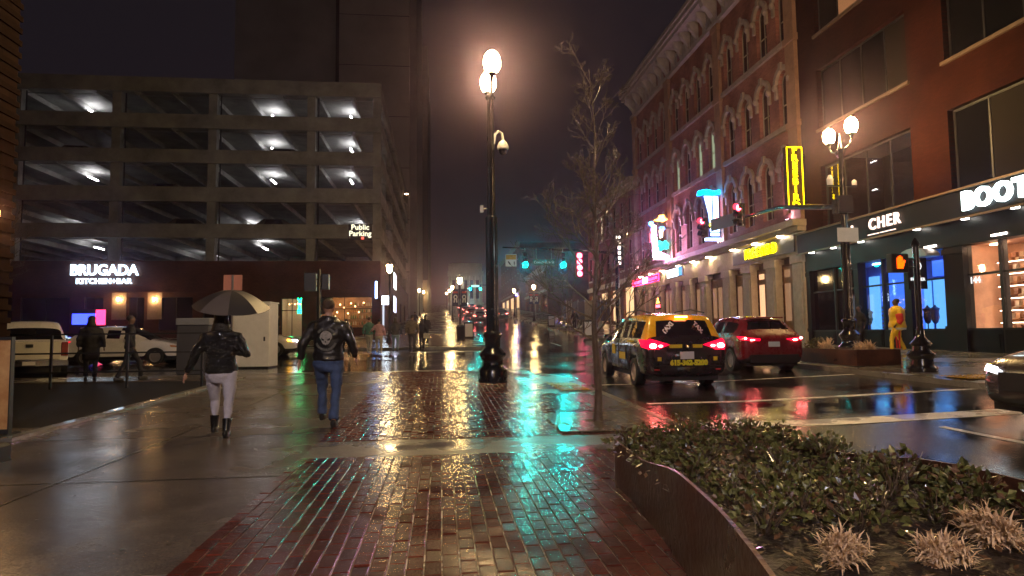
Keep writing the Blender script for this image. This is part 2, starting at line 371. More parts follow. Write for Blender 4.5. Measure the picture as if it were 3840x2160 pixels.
# bricks, long side up the street, staggered by half
BWX, BLY, G = .100, .205, .009
def brick_vs(w, l, h, ch):
    return [(sx*w/2,sy*l/2,0) for sx,sy in ((-1,-1),(1,-1),(1,1),(-1,1))]+[(sx*w/2,sy*l/2,h-ch) for sx,sy in ((-1,-1),(1,-1),(1,1),(-1,1))]+[(sx*(w/2-ch),sy*(l/2-ch),h) for sx,sy in ((-1,-1),(1,-1),(1,1),(-1,1))]
bfs = [(8,9,10,11)]+[(k+i,k+(i+1)%4,k+4+(i+1)%4,k+4+i) for k in (0,4) for i in range(4)]
bvs = brick_vs(BWX-G, BLY-G, .012, .004)
bme = bpy.data.meshes.new('brick'); bme.from_pydata(bvs, [], bfs); bme.materials.append(BRICK)
cells = []
rb = random.Random(3)
for (ya, yb, xa, xb) in ((2.4,7.2,-1.5,2.0),(8.28,20.1,-1.5,KX-.6)):
    nc = int((xb-xa)/BWX)
    for i in range(nc):
        x = xa+BWX*(i+.5); y = ya - (BLY/2 if i % 2 else 0)
        while y < yb-.02:
            a, b = max(y,ya), min(y+BLY,yb); y += BLY
            if b-a < .05: continue
            if (x-2.25)**2 < .72**2 and 8.45 < (a+b)/2 < 10.5: continue
            if x > 1.9 and 13.2 < (a+b)/2 < 17.7: continue
            if x*x*0 + (max(0,x+.4))**2 + (max(0,(a+b)/2-16.8))**2 > 3.45**2: continue
            cells.append((x,a,b))
cells.sort(key=lambda c: (c[0]*.9)**2+c[1]**2)
rest = MB()
nb = 0
for x, a, b in cells:
    y = (a+b)/2; tx, ty, dz = rb.gauss(0,.010), rb.gauss(0,.007), rb.uniform(-.002,.002)-(.005 if rb.random() < .05 else 0)
    mt = Matrix.Translation((x,y,gz(x,y)+.001+dz)) @ Euler((ty,tx,rb.gauss(0,.004))).to_matrix().to_4x4()
    if nb < 300 and b-a > BLY-.01 and y < 7.2:
        o = bpy.data.objects.new('brick', bme); col.objects.link(o); o.parent = bp; o.matrix_local = mt; nb += 1
    else:
        rest.m = mt; rest.add(brick_vs(BWX-G, b-a-G, .012, .004), bfs)
rest.m = None
tag(rest.obj('brick_field', BRICK, bp, fix=False), kind='stuff')
# tree grate: square frame with radial slots
tg = thing('tree_grate', 'square slotted metal grate round the foot of the bare tree', 'tree grate', (2.25,9.35,gz(2.25,9.35)+.004))
GR = M('wet_iron_grate', (.30,.25,.17), .22, metal=.5, vary=.3, vs=6, rvar=.12)
m = MB()
for a,b,c,d in ((-.7,.7,-.95,-.88),(-.7,.7,.88,.95),(-.7,-.63,-.88,.88),(.63,.7,-.88,.88)): m.box(a,b,c,d,0,.02)
m.obj('frame', GR, tg)
m = MB()
for k in range(28):
    y = -.86+k*.0637
    if abs(y) < .13:
        m.box(-.63,-.18,y,y+.04,.002,.018); m.box(.18,.63,y,y+.04,.002,.018)
    else: m.box(-.63,.63,y,y+.04,.002,.018)
for x in (-.42,-.2,.2,.42): m.box(x-.025,x+.025,-.88,-.16 if abs(x)<.3 else .88,.0,.019)
m.obj('bars', GR, tg)
MB().box(-.63,.63,-.88,.88,-.05,-.02).obj('soil_pit', SOIL, tg)

# ------------------------------------------------------------------ street lamps
def twin_lamp(label, loc, H, rz=0, globe=True):
    t = thing('street_lamp', label, 'street lamp', loc, rz, 'twin globe street lamps')
    MB().lathe([(.36,0),(.36,.30),(.34,.34),(.27,.40),(.25,.52),(.29,.60),(.33,.66),(.33,.72),(.25,.80),(.19,.86),(.19,1.08),(.22,1.12),(.24,1.17),(.22,1.22),(.15,1.26)], 20).obj('base', BLACK, t, smooth=True)
    m = MB(); n = 24; rg = []
    for z, r in ((1.24,.16),(4.0,.148),(4.08,.15),(4.12,.105),(H-1.4,.085),(H-.62,.075)):
        rg.append([((r*(1 if k%2 else .88))*math.cos(2*math.pi*k/n),(r*(1 if k%2 else .88))*math.sin(2*math.pi*k/n),z) for k in range(n)])
    m.rings(rg); m.obj('pole', BLACK, t)
    MB().lathe([(.11,H-.66),(.13,H-.62),(.09,H-.55),(.05,H-.40),(.035,H-.2),(.01,H-.05)], 12).obj('finial', BLACK, t, smooth=True)
    for s in (-1,1):
        a = MB(); a.path([(0,0,H-.60),(0,s*.25,H-.66),(0,s*.5,H-.60),(0,s*.62,H-.46),(0,s*.64,H-.30)], [.035,.03,.03,.03,.045], 8)
        a.path([(0,0,H-.95),(0,s*.16,H-.86),(0,s*.3,H-.68)], .015, 6)
        ao = a.obj('arm', BLACK, t, smooth=True)
        MB().lathe([(.05,H-.32),(.10,H-.28),(.12,H-.24),(.06,H-.23)], 12, (0,s*.64,0)).obj('cup', BLACK, ao, smooth=True)
        MB().lathe([(.10,H-.235),(.165,H-.16),(.20,H-.05),(.205,H+.06),(.175,H+.18),(.11,H+.27),(.03,H+.32)], 18, (0,s*.64,0)).obj('globe', LAMP, t, smooth=True)
    return t
LA = (1.26,16.06)
lampA = twin_lamp('tall black twin globe street lamp on the brick walk with a dome camera', (*LA,gz(*LA)), 7.76)
LB = (13.9,21.0)
lampB = twin_lamp('twin globe street lamp in front of the black shopfront carrying the signal arm', (*LB,gz(*LB)), 7.78)
for ch in lampB.children:
    if ch.name.startswith('globe'): ch.data.materials[0] = LAMPD
# two unseen lamps added behind the photographer to light the walkers
copy_tree(lampA, loc=(2.2,-6.0,0), label='unseen twin globe lamp added behind the camera to light the walkers')
lampFill = copy_tree(lampA, loc=(-1.9,-5.2,0), label='unseen twin globe lamp with cold white globes added behind the camera as fill')
for ch in lampFill.children:
    if ch.name.startswith('globe'): ch.data = ch.data.copy(); ch.data.materials[0] = LAMPFILL
# things hung on the corner lamp
dc = thing('security_camera', 'white dome security camera on a gooseneck bracket on the tall lamp pole', 'camera', (LA[0],LA[1],gz(*LA)))
z0 = 5.95
g = MB(); g.path([(.08,0,z0),(.12,0,z0+.25),(.2,0,z0+.33),(.29,0,z0+.28),(.31,0,z0+.1)], [.03,.03,.03,.03,.035], 8); g.obj('bracket', WHITEP, dc, smooth=True)
MB().lathe([(.04,z0+.1),(.10,z0+.04),(.14,z0-.04),(.145,z0-.12),(.12,z0-.14)], 14, (.31,0,0)).obj('housing', WHITEP, dc, smooth=True)
MB().lathe([(.115,z0-.14),(.10,z0-.21),(.06,z0-.26),(.01,z0-.28)], 14, (.31,0,0)).obj('dome', GLASSD, dc, smooth=True)
z1 = 4.2
wc = thing('sensor_box', 'small white sensor on the left side of the tall lamp pole', 'sensor', (LA[0],LA[1],gz(*LA)))
MB().box(-.28,-.2,-.06,.02,z1,z1+.16).tube((-.2,-.02,z1+.1),(-.1,-.02,z1+.1),.015).obj('sensor_body', WHITEP, wc)
MB().box(-.285,-.195,-.075,.0,z1+.16,z1+.175).obj('sensor_hood', WHITEP, wc)

# single lanterns further up the street
def lantern(label, x, y, H=4.9, banners=False, flag=True):
    t = thing('lantern_post', label, 'lantern post', (x,y,gz(x,y)), 0, 'lantern posts up the street')
    MB().lathe([(.2,0),(.2,.18),(.13,.3),(.15,.42),(.09,.55),(.06,.9),(.05,H-.6),(.09,H-.55),(.05,H-.5)], 10).obj('pole', BLACK, t, smooth=True)
    MB().lathe([(.07,H-.5),(.15,H-.35),(.18,H-.1),(.16,H)], 10).obj('glass', LAMPF, t, smooth=True)
    MB().lathe([(.22,H),(.16,H+.1),(.07,H+.16),(.02,H+.28)], 10).obj('cap', BLACK, t, smooth=True)
    if banners:
        for s in (-1,1):
            b = MB().box(s*.09 if s>0 else -.62, .62 if s>0 else -.09, -.012,.012, H-2.35,H-.95).obj('banner', M('banner_navy',(.02,.025,.09),.6), t)
            c = s*.355
            MB().box(c-.19,c+.19,-.016,-.013,H-1.28,H-1.12).obj('banner_stripe', M('banner_red',(.35,.03,.04),.6), b)
            mk = MB()
            mk.lathe([(.15,0),(.15,.01)],12); mk.m=None
            rr = MB(); ring=[]
            for q in (.09,.17):
                ring.append([(c+q*math.cos(2*math.pi*k/14),-.017,H-1.6+q*math.sin(2*math.pi*k/14)*1.15) for k in range(14)])
            rr.rings(ring, cap=False); rr.quad((c-.16,-.017,H-2.05),(c-.06,-.017,H-2.05),(c-.02,-.017,H-1.75),(c-.12,-.017,H-1.7)); rr.quad((c+.06,-.017,H-2.05),(c+.16,-.017,H-2.05),(c+.12,-.017,H-1.7),(c+.02,-.017,H-1.75))
            rr.obj('banner_emblem', M('banner_white',(.6,.6,.65),.6), b)
            MB().box(-.64 if s<0 else .05, -.05 if s<0 else .64, -.015,.015,H-.94,H-.91).obj('banner_rod', BLACK, t)
    return t
lantern('black lantern post before the garage storefront', -3.3, 42.6, 5.0)
lantern('lantern post with two navy banners on the left pavement', 1.55, 54, 4.7, True)
lantern('lantern post with two navy banners by the construction barrier', 11.6, 81, 4.5, True)
lantern('lantern post standing left of the bannered one beyond the barrier', 11.6, 103, 4.3)
for i, (x,y) in enumerate(((1.6,92),(1.6,125),(-3.9,150),(1.6,185),(-3.9,120),(11.6,140))):
    lantern(['first','second','third','fourth','fifth','sixth'][i]+' small lantern glowing far up the street', x, y, 4.8)

# ------------------------------------------------------------------ street tree (bare, wet)
BARK = M('wet_bark', (.13,.088,.058), .36, vary=.45, vs=9, bump=.7, bs=35, coat=.25)
def bare_tree(label, x, y, H, spread, seed, r0=.062, limbs=46, z_first=.2):
    rd = random.Random(seed)
    t = thing('street_tree', label, 'tree', (x,y,gz(x,y)-.03))
    tr = MB(); tp = []; n = 22
    for i in range(n+1):
        k = i/n; tp.append(Vector((.05*math.sin(k*5+seed)*k+.02*math.sin(k*17), .05*math.cos(k*4+seed)*k, H*k*.97)))
    rad = [max(.006, r0*(1-.93*(i/n)**.85)*(1.25 if i == 0 else 1)) for i in range(n+1)]
    tr.path(tp, rad, 9)
    tr.path([tp[2]+Vector((-.04,0,.05)), tp[2]+Vector((-.10,.0,.08))], [.03,.018], 6)
    tr.obj('trunk', BARK, t, smooth=True)
    cr = MB(); cnt = [0]
    def twig(p, d, L, r, dep):
        pts = [p]; q = p.copy(); dd = d.copy(); ns = 5 if dep < 2 else 3
        for i in range(ns):
            dd = (dd + Vector((rd.gauss(0,.16),rd.gauss(0,.16),rd.gauss(.07,.12)))).normalized()
            q = q + dd*(L/ns); pts.append(q.copy())
        cr.path(pts, [max(.0028, r*(1-.72*i/ns)) for i in range(ns+1)], 5 if dep == 0 else 4 if dep == 1 else 3, cap=False); cnt[0] += 1
        if dep >= 3: return
        for i in range({0:rd.randint(6,9),1:rd.randint(3,6),2:rd.randint(2,4)}[dep]):
            k = rd.uniform(.22,1.0); j = min(ns-1,int(k*ns)); bp_ = pts[j].lerp(pts[j+1], k*ns-j if k<1 else 1)
            ax = (pts[j+1]-pts[j]).normalized(); pr = ax.orthogonal().normalized(); pr.rotate(Matrix.Rotation(rd.uniform(0,6.28),3,ax))
            nd = (ax*rd.uniform(.55,1.0)+pr*rd.uniform(.5,1.0)+Vector((0,0,.18))).normalized()
            twig(bp_, nd, L*rd.uniform(.3,.55)*(1.15-.4*k), r*.5, dep+1)
    for i in range(limbs):
        k = z_first+(1-z_first)*(i/limbs)**1.05*.97+rd.uniform(-.01,.01); k = min(k,.985); j = min(n-1,int(k*n))
        p = tp[j].lerp(tp[j+1], k*n-j); a = i*2.4+rd.uniform(-.5,.5)
        kk = (k-z_first)/(1-z_first)
        out = spread*(math.sin(min(1,kk*2.6+.45)*1.57)*max(.25,1-1.1*max(0,kk)**.8))
        lift = rd.uniform(.35,.75)+kk*1.1
        d = Vector((math.cos(a),math.sin(a),lift)).normalized()
        twig(p, d, max(.25,out*rd.uniform(.85,1.25))*(1+.25*lift), max(.006,.019*(1-.6*kk)), 0)
    o = cr.obj('crown', BARK, t, fix=False)
    return t
bare_tree('slender bare tree growing in the metal grate on the brick walk', 2.25, 9.35, 5.4, 1.55, 11, limbs=34)
bare_tree('bare tree on the dark planting bed by the left brick building', -11.6, 17.2, 6.5, 1.9, 5, .08, 30, .35)
bare_tree('bare tree on the right pavement beyond the arched brick building', 11.8, 60, 8.0, 2.3, 23, .10, 34, .3)

# ------------------------------------------------------------------ corten planter on the near pavement
CORT = M('corten_steel', (.10,.042,.030), .38, metal=.25, vary=.55, vs=2.2, bump=.3, bs=20, rvar=.14, vc=(.15,.055,.028))
def planter(name, label, cat, out, h, soil_z, thick=.02):
    """out: closed plan outline, h(x,y): rim height"""
    cx = sum(p[0] for p in out)/len(out); cy_ = sum(p[1] for p in out)/len(out); g0 = gz(cx,cy_)
    t = thing(name, label, cat, (cx,cy_,g0))
    P = [(x-cx,y-cy_) for x,y in out]; n = len(P)
    def off(i, d):
        a = Vector(P[i-1]); b = Vector(P[(i+1)%n]); tdir = (b-a).normalized(); nn = Vector((tdir.y,-tdir.x)); return (P[i][0]-nn.x*d, P[i][1]-nn.y*d)
    ar = sum(P[i][0]*P[(i+1)%n][1]-P[(i+1)%n][0]*P[i][1] for i in range(n)); sg = 1 if ar > 0 else -1
    inn = [off(i, thick*sg) for i in range(n)]
    hz = [h(x,y) for x,y in out]
    vs = [(x,y,-.02) for x,y in P]+[(x,y,hz[i]) for i,(x,y) in enumerate(P)]+[(x,y,hz[i]) for i,(x,y) in enumerate(inn)]+[(x,y,soil_z-.1) for x,y in inn]
    fs = []
    for k in range(3):
        for i in range(n): j=(i+1)%n; fs.append((k*n+i,k*n+j,(k+1)*n+j,(k+1)*n+i))
    MB().add(vs, fs).obj('steel_wall', CORT, t, smooth=True)
    bm = bmesh.new(); bm.faces.new([bm.verts.new((x,y,soil_z)) for x,y in inn])
    for ax in (0,1):
        lo, hi = min(p[ax] for p in inn), max(p[ax] for p in inn)
        for c in frange(lo,hi,.13)[1:-1]:
            bmesh.ops.bisect_plane(bm, geom=bm.verts[:]+bm.edges[:]+bm.faces[:], plane_co=Vector((c,0,0) if ax == 0 else (0,c,0)), plane_no=Vector((1,0,0) if ax == 0 else (0,1,0)))
    rr = random.Random(2)
    for v in bm.verts: v.co.z += rr.uniform(-.02,.03)
    bmesh.ops.recalc_face_normals(bm, faces=bm.faces[:])
    me = bpy.data.meshes.new('soil'); bm.to_mesh(me); bm.free(); me.materials.append(SOIL); so = bpy.data.objects.new('soil', me); col.objects.link(so); so.parent = t
    return t, g0
def curve(pts, n=6):
    """Catmull-Rom through points (open)"""
    res = []
    for i in range(len(pts)-1):
        p0,p1,p2,p3 = [Vector(pts[min(max(i+k,0),len(pts)-1)]) for k in (-1,0,1,2)]
        for j in range(n):
            t = j/n; res.append(tuple(.5*((2*p1)+(p2-p0)*t+(2*p0-5*p1+4*p2-p3)*t*t+(3*p1-p0-3*p2+p3)*t**3)))
    res.append(tuple(pts[-1])); return res
PL = curve([(.78,.8),(.9,1.4),(1.05,2.05),(1.13,2.4),(1.22,2.85),(1.30,3.45),(1.37,4.1),(1.44,4.9),(1.47,5.5),(1.55,5.72),(1.72,5.86),(2.0,5.93),(2.4,5.95),(2.7,5.86),(2.86,5.6),(2.93,5.2),(3.0,4.2),(3.03,2.4),(3.04,.8)], 5)
rim = lambda x,y: .385 + .125*(lambda k: k*k*(3-2*k))(min(1,max(0,(4.8-y)/1.3)))
pt, pg = planter('corten_planter', 'large rusty steel planter with a curved prow and leafy plants beside the brick walk', 'planter', PL, rim, .34)
LEAF = M('evergreen_leaf', (.085,.11,.03), .28, vary=.75, vs=9, coat=.4, vc=(.22,.22,.07))
LEAFR = M('reddish_leaf', (.11,.055,.028), .35, vary=.6, vs=16, coat=.25)
STRAW = M('pale_dry_leaf', (.80,.54,.34), .55, vary=.35, vs=14)
def shrub(name, label, cat, x, y, z, rx, ry, h, n, seed, mat=None, size=.045, group=None):
    rd = random.Random(seed); t = thing(name, label, cat, (x,y,z), rd.uniform(0,6), group)
    st = MB()
    for k in range(14):
        a = rd.uniform(0,6.28); q = rd.uniform(.2,.9)
        st.path([(0,0,-.02),(rx*q*.5*math.cos(a),ry*q*.5*math.sin(a),h*.45),(rx*q*math.cos(a),ry*q*math.sin(a),h*rd.uniform(.7,1.0))],[.006,.004,.002],4)
    st.obj('stem', BARK, t)
    for mi, (mt, share) in enumerate(((mat or LEAF,.75),(LEAFR,.25))):
        m = MB()
        for k in range(int(n*share)):
            a = rd.uniform(0,6.28); q = math.sqrt(rd.random()); zz = rd.random()**.7
            wv = .8+.25*math.sin(a*3+seed)
            p = Vector((rx*q*wv*math.cos(a), ry*q*wv*math.sin(a), h*(zz*(1.05-.55*q*q))+rd.uniform(-.02,.03)))
            d = Vector((math.cos(a)*q+rd.gauss(0,.5), math.sin(a)*q+rd.gauss(0,.5), rd.uniform(-.1,.9))).normalized()
            sd = d.cross(Vector((rd.gauss(0,1),rd.gauss(0,1),rd.gauss(0,1)))).normalized(); up = d.cross(sd)
            L = size*rd.uniform(.6,1.3); W = L*.36
            m.add([p, p+d*L*.5+sd*W+up*L*.05, p+d*L-up*L*.10, p+d*L*.5-sd*W+up*L*.05], [(0,1,2,3)])
        m.obj('foliage', mt, t, fix=False)
    return t
rs = random.Random(4)
spots = []
for k in range(400):
    x = rs.uniform(1.5,2.92); y = rs.uniform(2.95,5.75)
    if all((x-a)**2+(y-b)**2 > .27**2 for a,b in spots) and not (x < 1.75 and y > 5.5): spots.append((x,y))
words = ['beside the prow','next to the walk side wall','in the middle of the bed','near the road side wall']
for i,(x,y) in enumerate(spots[:40]):
    where = 'at the rounded prow of the corten planter' if y > 5.15 else 'along the road side wall of the corten planter' if x > 2.45 else 'next to the pale tufts in the corten planter' if y < 3.5 else 'along the walk side wall of the corten planter' if x < 1.85 else 'in the middle of the corten planter'
    lab = ('taller' if x > 2.45 or y > 5.2 else 'low')+' glossy evergreen shrub growing '+where
    shrub('evergreen_shrub', lab, 'shrub', x, y, .33, .19, .19, rs.uniform(.09,.2)+(.05 if x > 2.45 or y > 5.2 else 0)+.03*(i%3 == 0), rs.randint(80,220), 30+i, size=rs.uniform(.034,.05), group='evergreen shrubs '+where)
# fallen leaves and bark chips on the planter soil
m = MB(); rl_ = random.Random(12)
for k in range(900):
    x, y = rl_.uniform(1.3,2.95), rl_.uniform(1.9,5.6); a = rl_.uniform(0,6.28); L = rl_.uniform(.012,.035); z = .365+rl_.uniform(0,.03)
    d = Vector((math.cos(a),math.sin(a),rl_.uniform(-.3,.5))); e = Vector((-math.sin(a),math.cos(a),rl_.uniform(-.3,.3)))*.45
    c = Vector((x-pt.location.x,y-pt.location.y,z)); m.add([c-d*L,c+e*L,c+d*L,c-e*L],[(0,1,2,3)])
tag(m.obj('leaf_litter', LEAFR, pt, fix=False), kind='stuff')
def tuft(label, x, y, z, r, n, seed, h=None, mat=None, group='pale dry tufts in the corten planter'):
    rd = random.Random(seed); t = thing('dry_tuft', label, 'ornamental plant', (x,y,z), 0, group); m = MB(); h = h or r*1.1
    cl = [(rd.gauss(0,r*.26),rd.gauss(0,r*.26),rd.uniform(.55,1.15)) for _ in range(6)]; tl = (rd.gauss(0,.3),rd.gauss(0,.3))
    for k in range(n):
        cx_,cy2,sc_ = cl[k%6]
        a = rd.uniform(0,6.28); el = rd.uniform(-.1,1.35)**1.0 if rd.random() < .8 else rd.uniform(-.3,.3); L = r*rd.uniform(.25,.85)*sc_
        p = Vector((cx_+rd.gauss(0,r*.12),cy2+rd.gauss(0,r*.12),rd.uniform(0,h*.5)*sc_))
        d = Vector((math.cos(a)*math.cos(el)+tl[0],math.sin(a)*math.cos(el)+tl[1],math.sin(el)*h/r)).normalized()
        sd = d.cross(Vector((0,0,1))).normalized() if abs(d.z)<.98 else Vector((1,0,0)); W = rd.uniform(.0025,.006)*(r/.16)
        q = p+d*L*.6+Vector((0,0,.0)); e = p+d*L+Vector((rd.gauss(0,.12)*L,rd.gauss(0,.12)*L,-L*rd.uniform(.0,.4)))
        m.add([p-sd*W*.6,p+sd*W*.6,q+sd*W,q-sd*W,e],[(0,1,2,3),(3,2,4)])
    m.obj('blade_cluster', mat or STRAW, t, fix=False)
    b = MB(); b.ell((0,0,.01), r*.35,r*.35,.04,10,6); b.obj('crown_base', SOIL, t)
    return t
tuft('pale dry tuft nearest the walk side wall of the corten planter', 1.64, 2.62, .34, .14, 1300, 1)
tuft('pale dry tuft in the middle of the corten planter', 2.01, 2.52, .34, .135, 1300, 2)
tuft('pale dry tuft at the road side wall of the corten planter', 2.44, 2.72, .35, .155, 1500, 3)
# smaller planter across the road
q = [(11.35,16.9),(12.6,16.9),(12.6,19.6),(11.35,19.6)]
q = [(x,y) for x,y in curve(q+[q[0]],4)][:-1]
p2, g2 = planter('corten_planter', 'long rusty steel planter with pale grasses across the road by the red car', 'planter', [(11.3,16.8),(11.9,16.8),(12.6,16.8),(12.6,18),(12.6,19.6),(11.9,19.6),(11.3,19.6),(11.3,18)], lambda x,y:.42, .36)
G2 = 'tufts in the planter across the road'
tuft('round tan grass tuft beside the green clump across the road', 11.7,18.9,g2+.36,.36,420,5,.42,group=G2)
tuft('round tan grass tuft at the near end of the planter across the road', 11.95,17.3,g2+.36,.34,420,6,.40,group=G2)
tuft('third tan grass tuft in the middle of the planter across the road', 12.25,18.0,g2+.36,.34,420,8,.40,group=G2)
shrub('evergreen_shrub', 'dark green clipped shrub at the far end of the planter across the road', 'shrub', 11.7,19.35,g2+.34,.36,.3,.38,700,77,size=.06)
# ------------------------------------------------------------------ facade helpers (local frame: x along the face, y inwards, z up)
def arcpts(uc, w, vs, rise, n=8):
    return [(uc-w/2*math.cos(math.pi*k/n), vs+rise*math.sin(math.pi*k/n)) for k in range(n+1)]
def wallrow(m, u0, u1, v0, v1, wins, dep=.28, y=0.):
    q = lambda a,b,c,d: m.quad((a[0],y,a[1]),(b[0],y,b[1]),(c[0],y,c[1]),(d[0],y,d[1]))
    u = u0
    for (uc,w,vb,vs,rise) in wins:
        l, r = uc-w/2, uc+w/2
        if l > u: q((u,v0),(l,v0),(l,v1),(u,v1))
        if vb > v0: q((l,v0),(r,v0),(r,vb),(l,vb))
        top = arcpts(uc,w,vs,rise) if rise else [(l,vs),(r,vs)]
        for a,b in zip(top,top[1:]): q(a,b,(b[0],v1),(a[0],v1))
        ol = [(l,vb)]+top+[(r,vb)]
        for a,b in zip(ol,ol[1:]+ol[:1]): m.quad((a[0],y,a[1]),(b[0],y,b[1]),(b[0],y+dep,b[1]),(a[0],y+dep,a[1]))
        u = r
    if u1 > u: q((u,v0),(u1,v0),(u1,v1),(u,v1))
def archframe(w, vb, vs, rise, t, d):
    """window frame ring between outer outline and outline inset by t"""
    o = [(-w/2,vb)]+arcpts(0,w,vs,rise)+[(w/2,vb)] if rise else [(-w/2,vb),(-w/2,vs),(w/2,vs),(w/2,vb)]
    i = [(-w/2+t,vb+t)]+(arcpts(0,w-2*t,vs,rise-t) if rise else [(-w/2+t,vs-t),(w/2-t,vs-t)])+[(w/2-t,vb+t)]
    m = MB(); n = len(o)
    vs_ = [(a,0,b) for a,b in o]+[(a,0,b) for a,b in i]+[(a,d,b) for a,b in i]
    fs = [(k,(k+1)%n,n+(k+1)%n,n+k) for k in range(n)]+[(n+k,n+(k+1)%n,2*n+(k+1)%n,2*n+k) for k in range(n)]
    m.add(vs_, fs); return m, i
def room(t, x0, x1, z0, z1, d, wall, lamp=None, y0=.3):
    """interior behind a shop window: back, sides, floor, ceiling, and lamps"""
    m = MB()
    m.quad((x0,d,z0),(x1,d,z0),(x1,d,z1),(x0,d,z1)); m.quad((x0,y0,z0),(x0,d,z0),(x0,d,z1),(x0,y0,z1)); m.quad((x1,y0,z0),(x1,y0,z1),(x1,d,z1),(x1,d,z0))
    m.quad((x0,y0,z0),(x1,y0,z0),(x1,d,z0),(x0,d,z0)); m.quad((x0,y0,z1),(x0,d,z1),(x1,d,z1),(x1,y0,z1))
    o = m.obj('interior', wall, t, fix=False)
    if lamp:
        for k in range(max(1,int((x1-x0)/1.3))):
            c = x0+(x1-x0)*(k+.5)/max(1,int((x1-x0)/1.3))
            MB().box(c-.25,c+.25,d*.45-.08,d*.45+.08,z1-.06,z1-.02).obj('ceiling_lamp', lamp, o)
    return o

# ------------------------------------------------------------------ parking garage on the far left corner
GY = 55.0
gar = thing('parking_garage', 'five storey concrete parking garage with lit open decks above a dark brick storefront', 'building', (-5,GY,0))
bands = [(9.4,10.55),(12.4,13.6),(15.6,16.7),(18.5,19.65),(21.5,22.7)]
W0 = -48; GD = 46
colx = [-.35,-5.8,-13.75,-21.3,-28.9,-37,-45]
for (a,b) in bands:
    MB().box(W0,0,0,.3,a,b).obj('spandrel', CONCW, gar)
    MB().box(-.3,0,.302,GD,a,b).obj('spandrel', CONCW, gar)
    MB().box(W0,-.302,.302,GD,a+.45,a+.62).obj('deck', CONCW, gar)
    for k in range(16):
        if k == 0 and a == bands[0][0]: ribo = MB().box(-.125,.125,.31,16.89,.02,.448).obj('ceiling_rib', CONCW, gar, (W0+1.3,0,a))
        else: inst(ribo, gar, (W0+1.3+k*2.95,0,a))
for x in colx:
    MB().box(x-.33,x+.33,.31,.9,7.5,21.49).obj('column', CONCW, gar)
for k in range(1,6):
    MB().box(-.9,-.31,k*9-.35,k*9+.35,7.5,21.49).obj('column', CONCW, gar)
MB().box(W0,-.31,16.9,17.2,7.5,21.4).obj('core_wall', M('deck_wall',(.30,.29,.28),.8,vary=.3), gar)
TUBE = EM('deck_lamp', (1,.96,1), 34)
tb = MB().box(-.06,.06,-.8,.8,-.03,.03); tb.obj
src = tb.obj('deck_light', TUBE, gar, (-10.1,5.5,bands[4][0]-.22))
for x,y,fl in ((-3.1,5.2,4),(-3.1,5.2,3),(-3.1,5.2,2),(-10.1,5.5,3),(-10.1,5.5,2),(-25.5,5.2,4),(-25.4,5.2,2),(-26.4,11,3),(-24.6,5,0),(-10.6,5,0),(-17.8,13,0),(-3,12,1),(-18,14,4),(-36,12,2),(-36,12,4),(-14,12.5,1),(-30,12.5,1)):  # several deep inside are added to brighten the back wall and ceilings
    inst(src, gar, (x,y,bands[fl][0]-.22))
# parked cars glimpsed on the decks
dcl = {-25.5:'dark car parked on an upper garage deck at the left',-8.5:'grey car parked on an upper garage deck near the corner',-16.5:'dark car parked on a lower garage deck'}
for x, fl in ((-25.5,3),(-8.5,3),(-16.5,1),(-17.5,4),(-32,2),(-9.2,1),(-18.2,2),(-31,4)):
    z = bands[fl-1][0]+.62
    m = MB(); m.rings([[(x-2.2+i*.0,8+dy,z+hz) for dy,hz in ((-.85,.2),(.85,.2),(.85,.75),(.85,.8),(-.85,.8),(-.85,.75))] for i in (0,)]*1, cap=False)
    m = MB(); prof = [(-2.2,.3),(2.2,.3),(2.25,.8),(1.4,.92),(.7,1.42),(-1.0,1.45),(-1.7,.95),(-2.2,.85)]
    pk = thing('parked_car', dcl.get(x,'dim car parked behind a garage parapet'), 'car', (-5+x,GY+3.6,z), 0, 'cars parked on the garage decks')
    MB().prism(prof, -.85,.85).obj('body', M('deck_car',(.05,.05,.055),.3,coat=.5), pk)
    wm = [MB().path([(q,-.9,.32),(q,-.7,.32)],.32,12).obj('wheel', RUBBER, pk) for q in (-1.35,1.4)]
    MB().prism([(-.95,.95),(.65,.95),(.45,1.36),(-.85,1.38)], -.86,-.852).obj('side_window', GLASSD, pk)
for x in (-5.2,-13.1,-20.6,-28.2): MB().tube((x,.28+.1,7.5),(x,.38,21.4),.06,n=8).obj('drain_pipe', DARKM, gar)
for (a,b) in bands: MB().tube((W0,1.4,a+.1),(-.4,1.4,a+.1),.05,n=6).obj('conduit', STEEL, gar)
# brick storefront (two faces)
sf = MB()
opens = [(-42.5,3.2,1.9,4.6,0),(-38.4,3.2,1.9,4.6,0),(-34.3,3.2,1.9,4.6,0),(-30,3.2,1.9,4.6,0),(-26,3.6,1.9,4.6,0),(-22.4,1.4,1.9,4.6,0),(-19.2,1.2,1.9,4.6,0),(-16.2,2.6,1.9,4.6,0),(-12.8,2.6,1.9,4.6,0),(-7.15,1.7,1.25,4.45,0),(-2.93,4.57,1.9,4.55,0)]
wallrow(sf, W0,0,.6,7.5, opens, .3); sf.box(W0,0,-.06,.0,4.95,5.1)
sf.obj('storefront_wall', WB_DARK, gar)
sd = MB(); so = [(4.0,4.2,1.9,4.6,0),(11.5,3,2.2,4.8,0),(19,3,2.5,5,0),(27,3,2.9,5.2,0),(36,3,3.3,5.4,0)]
wallrow(sd, 0,GD,.6,7.5, so, .3); sd.m = None
o = sd.obj('storefront_side_wall', brickmat('garage_side_brick',(.10,.036,.024),(.14,.052,.033),(.07,.05,.045)), gar, (0,.001,0), R(90))
for (uc,w,vb,vs,_) in so:
    MB().box(uc-w/2,uc+w/2,.2,.22,vb,vs).obj('side_window', GLASSD if uc > 8 else EM('cool_window',(.75,.85,1),.5), o)
MB().box(W0,-.31,.01,17,7.46,7.52).obj('storefront_roof', CONCW, gar)
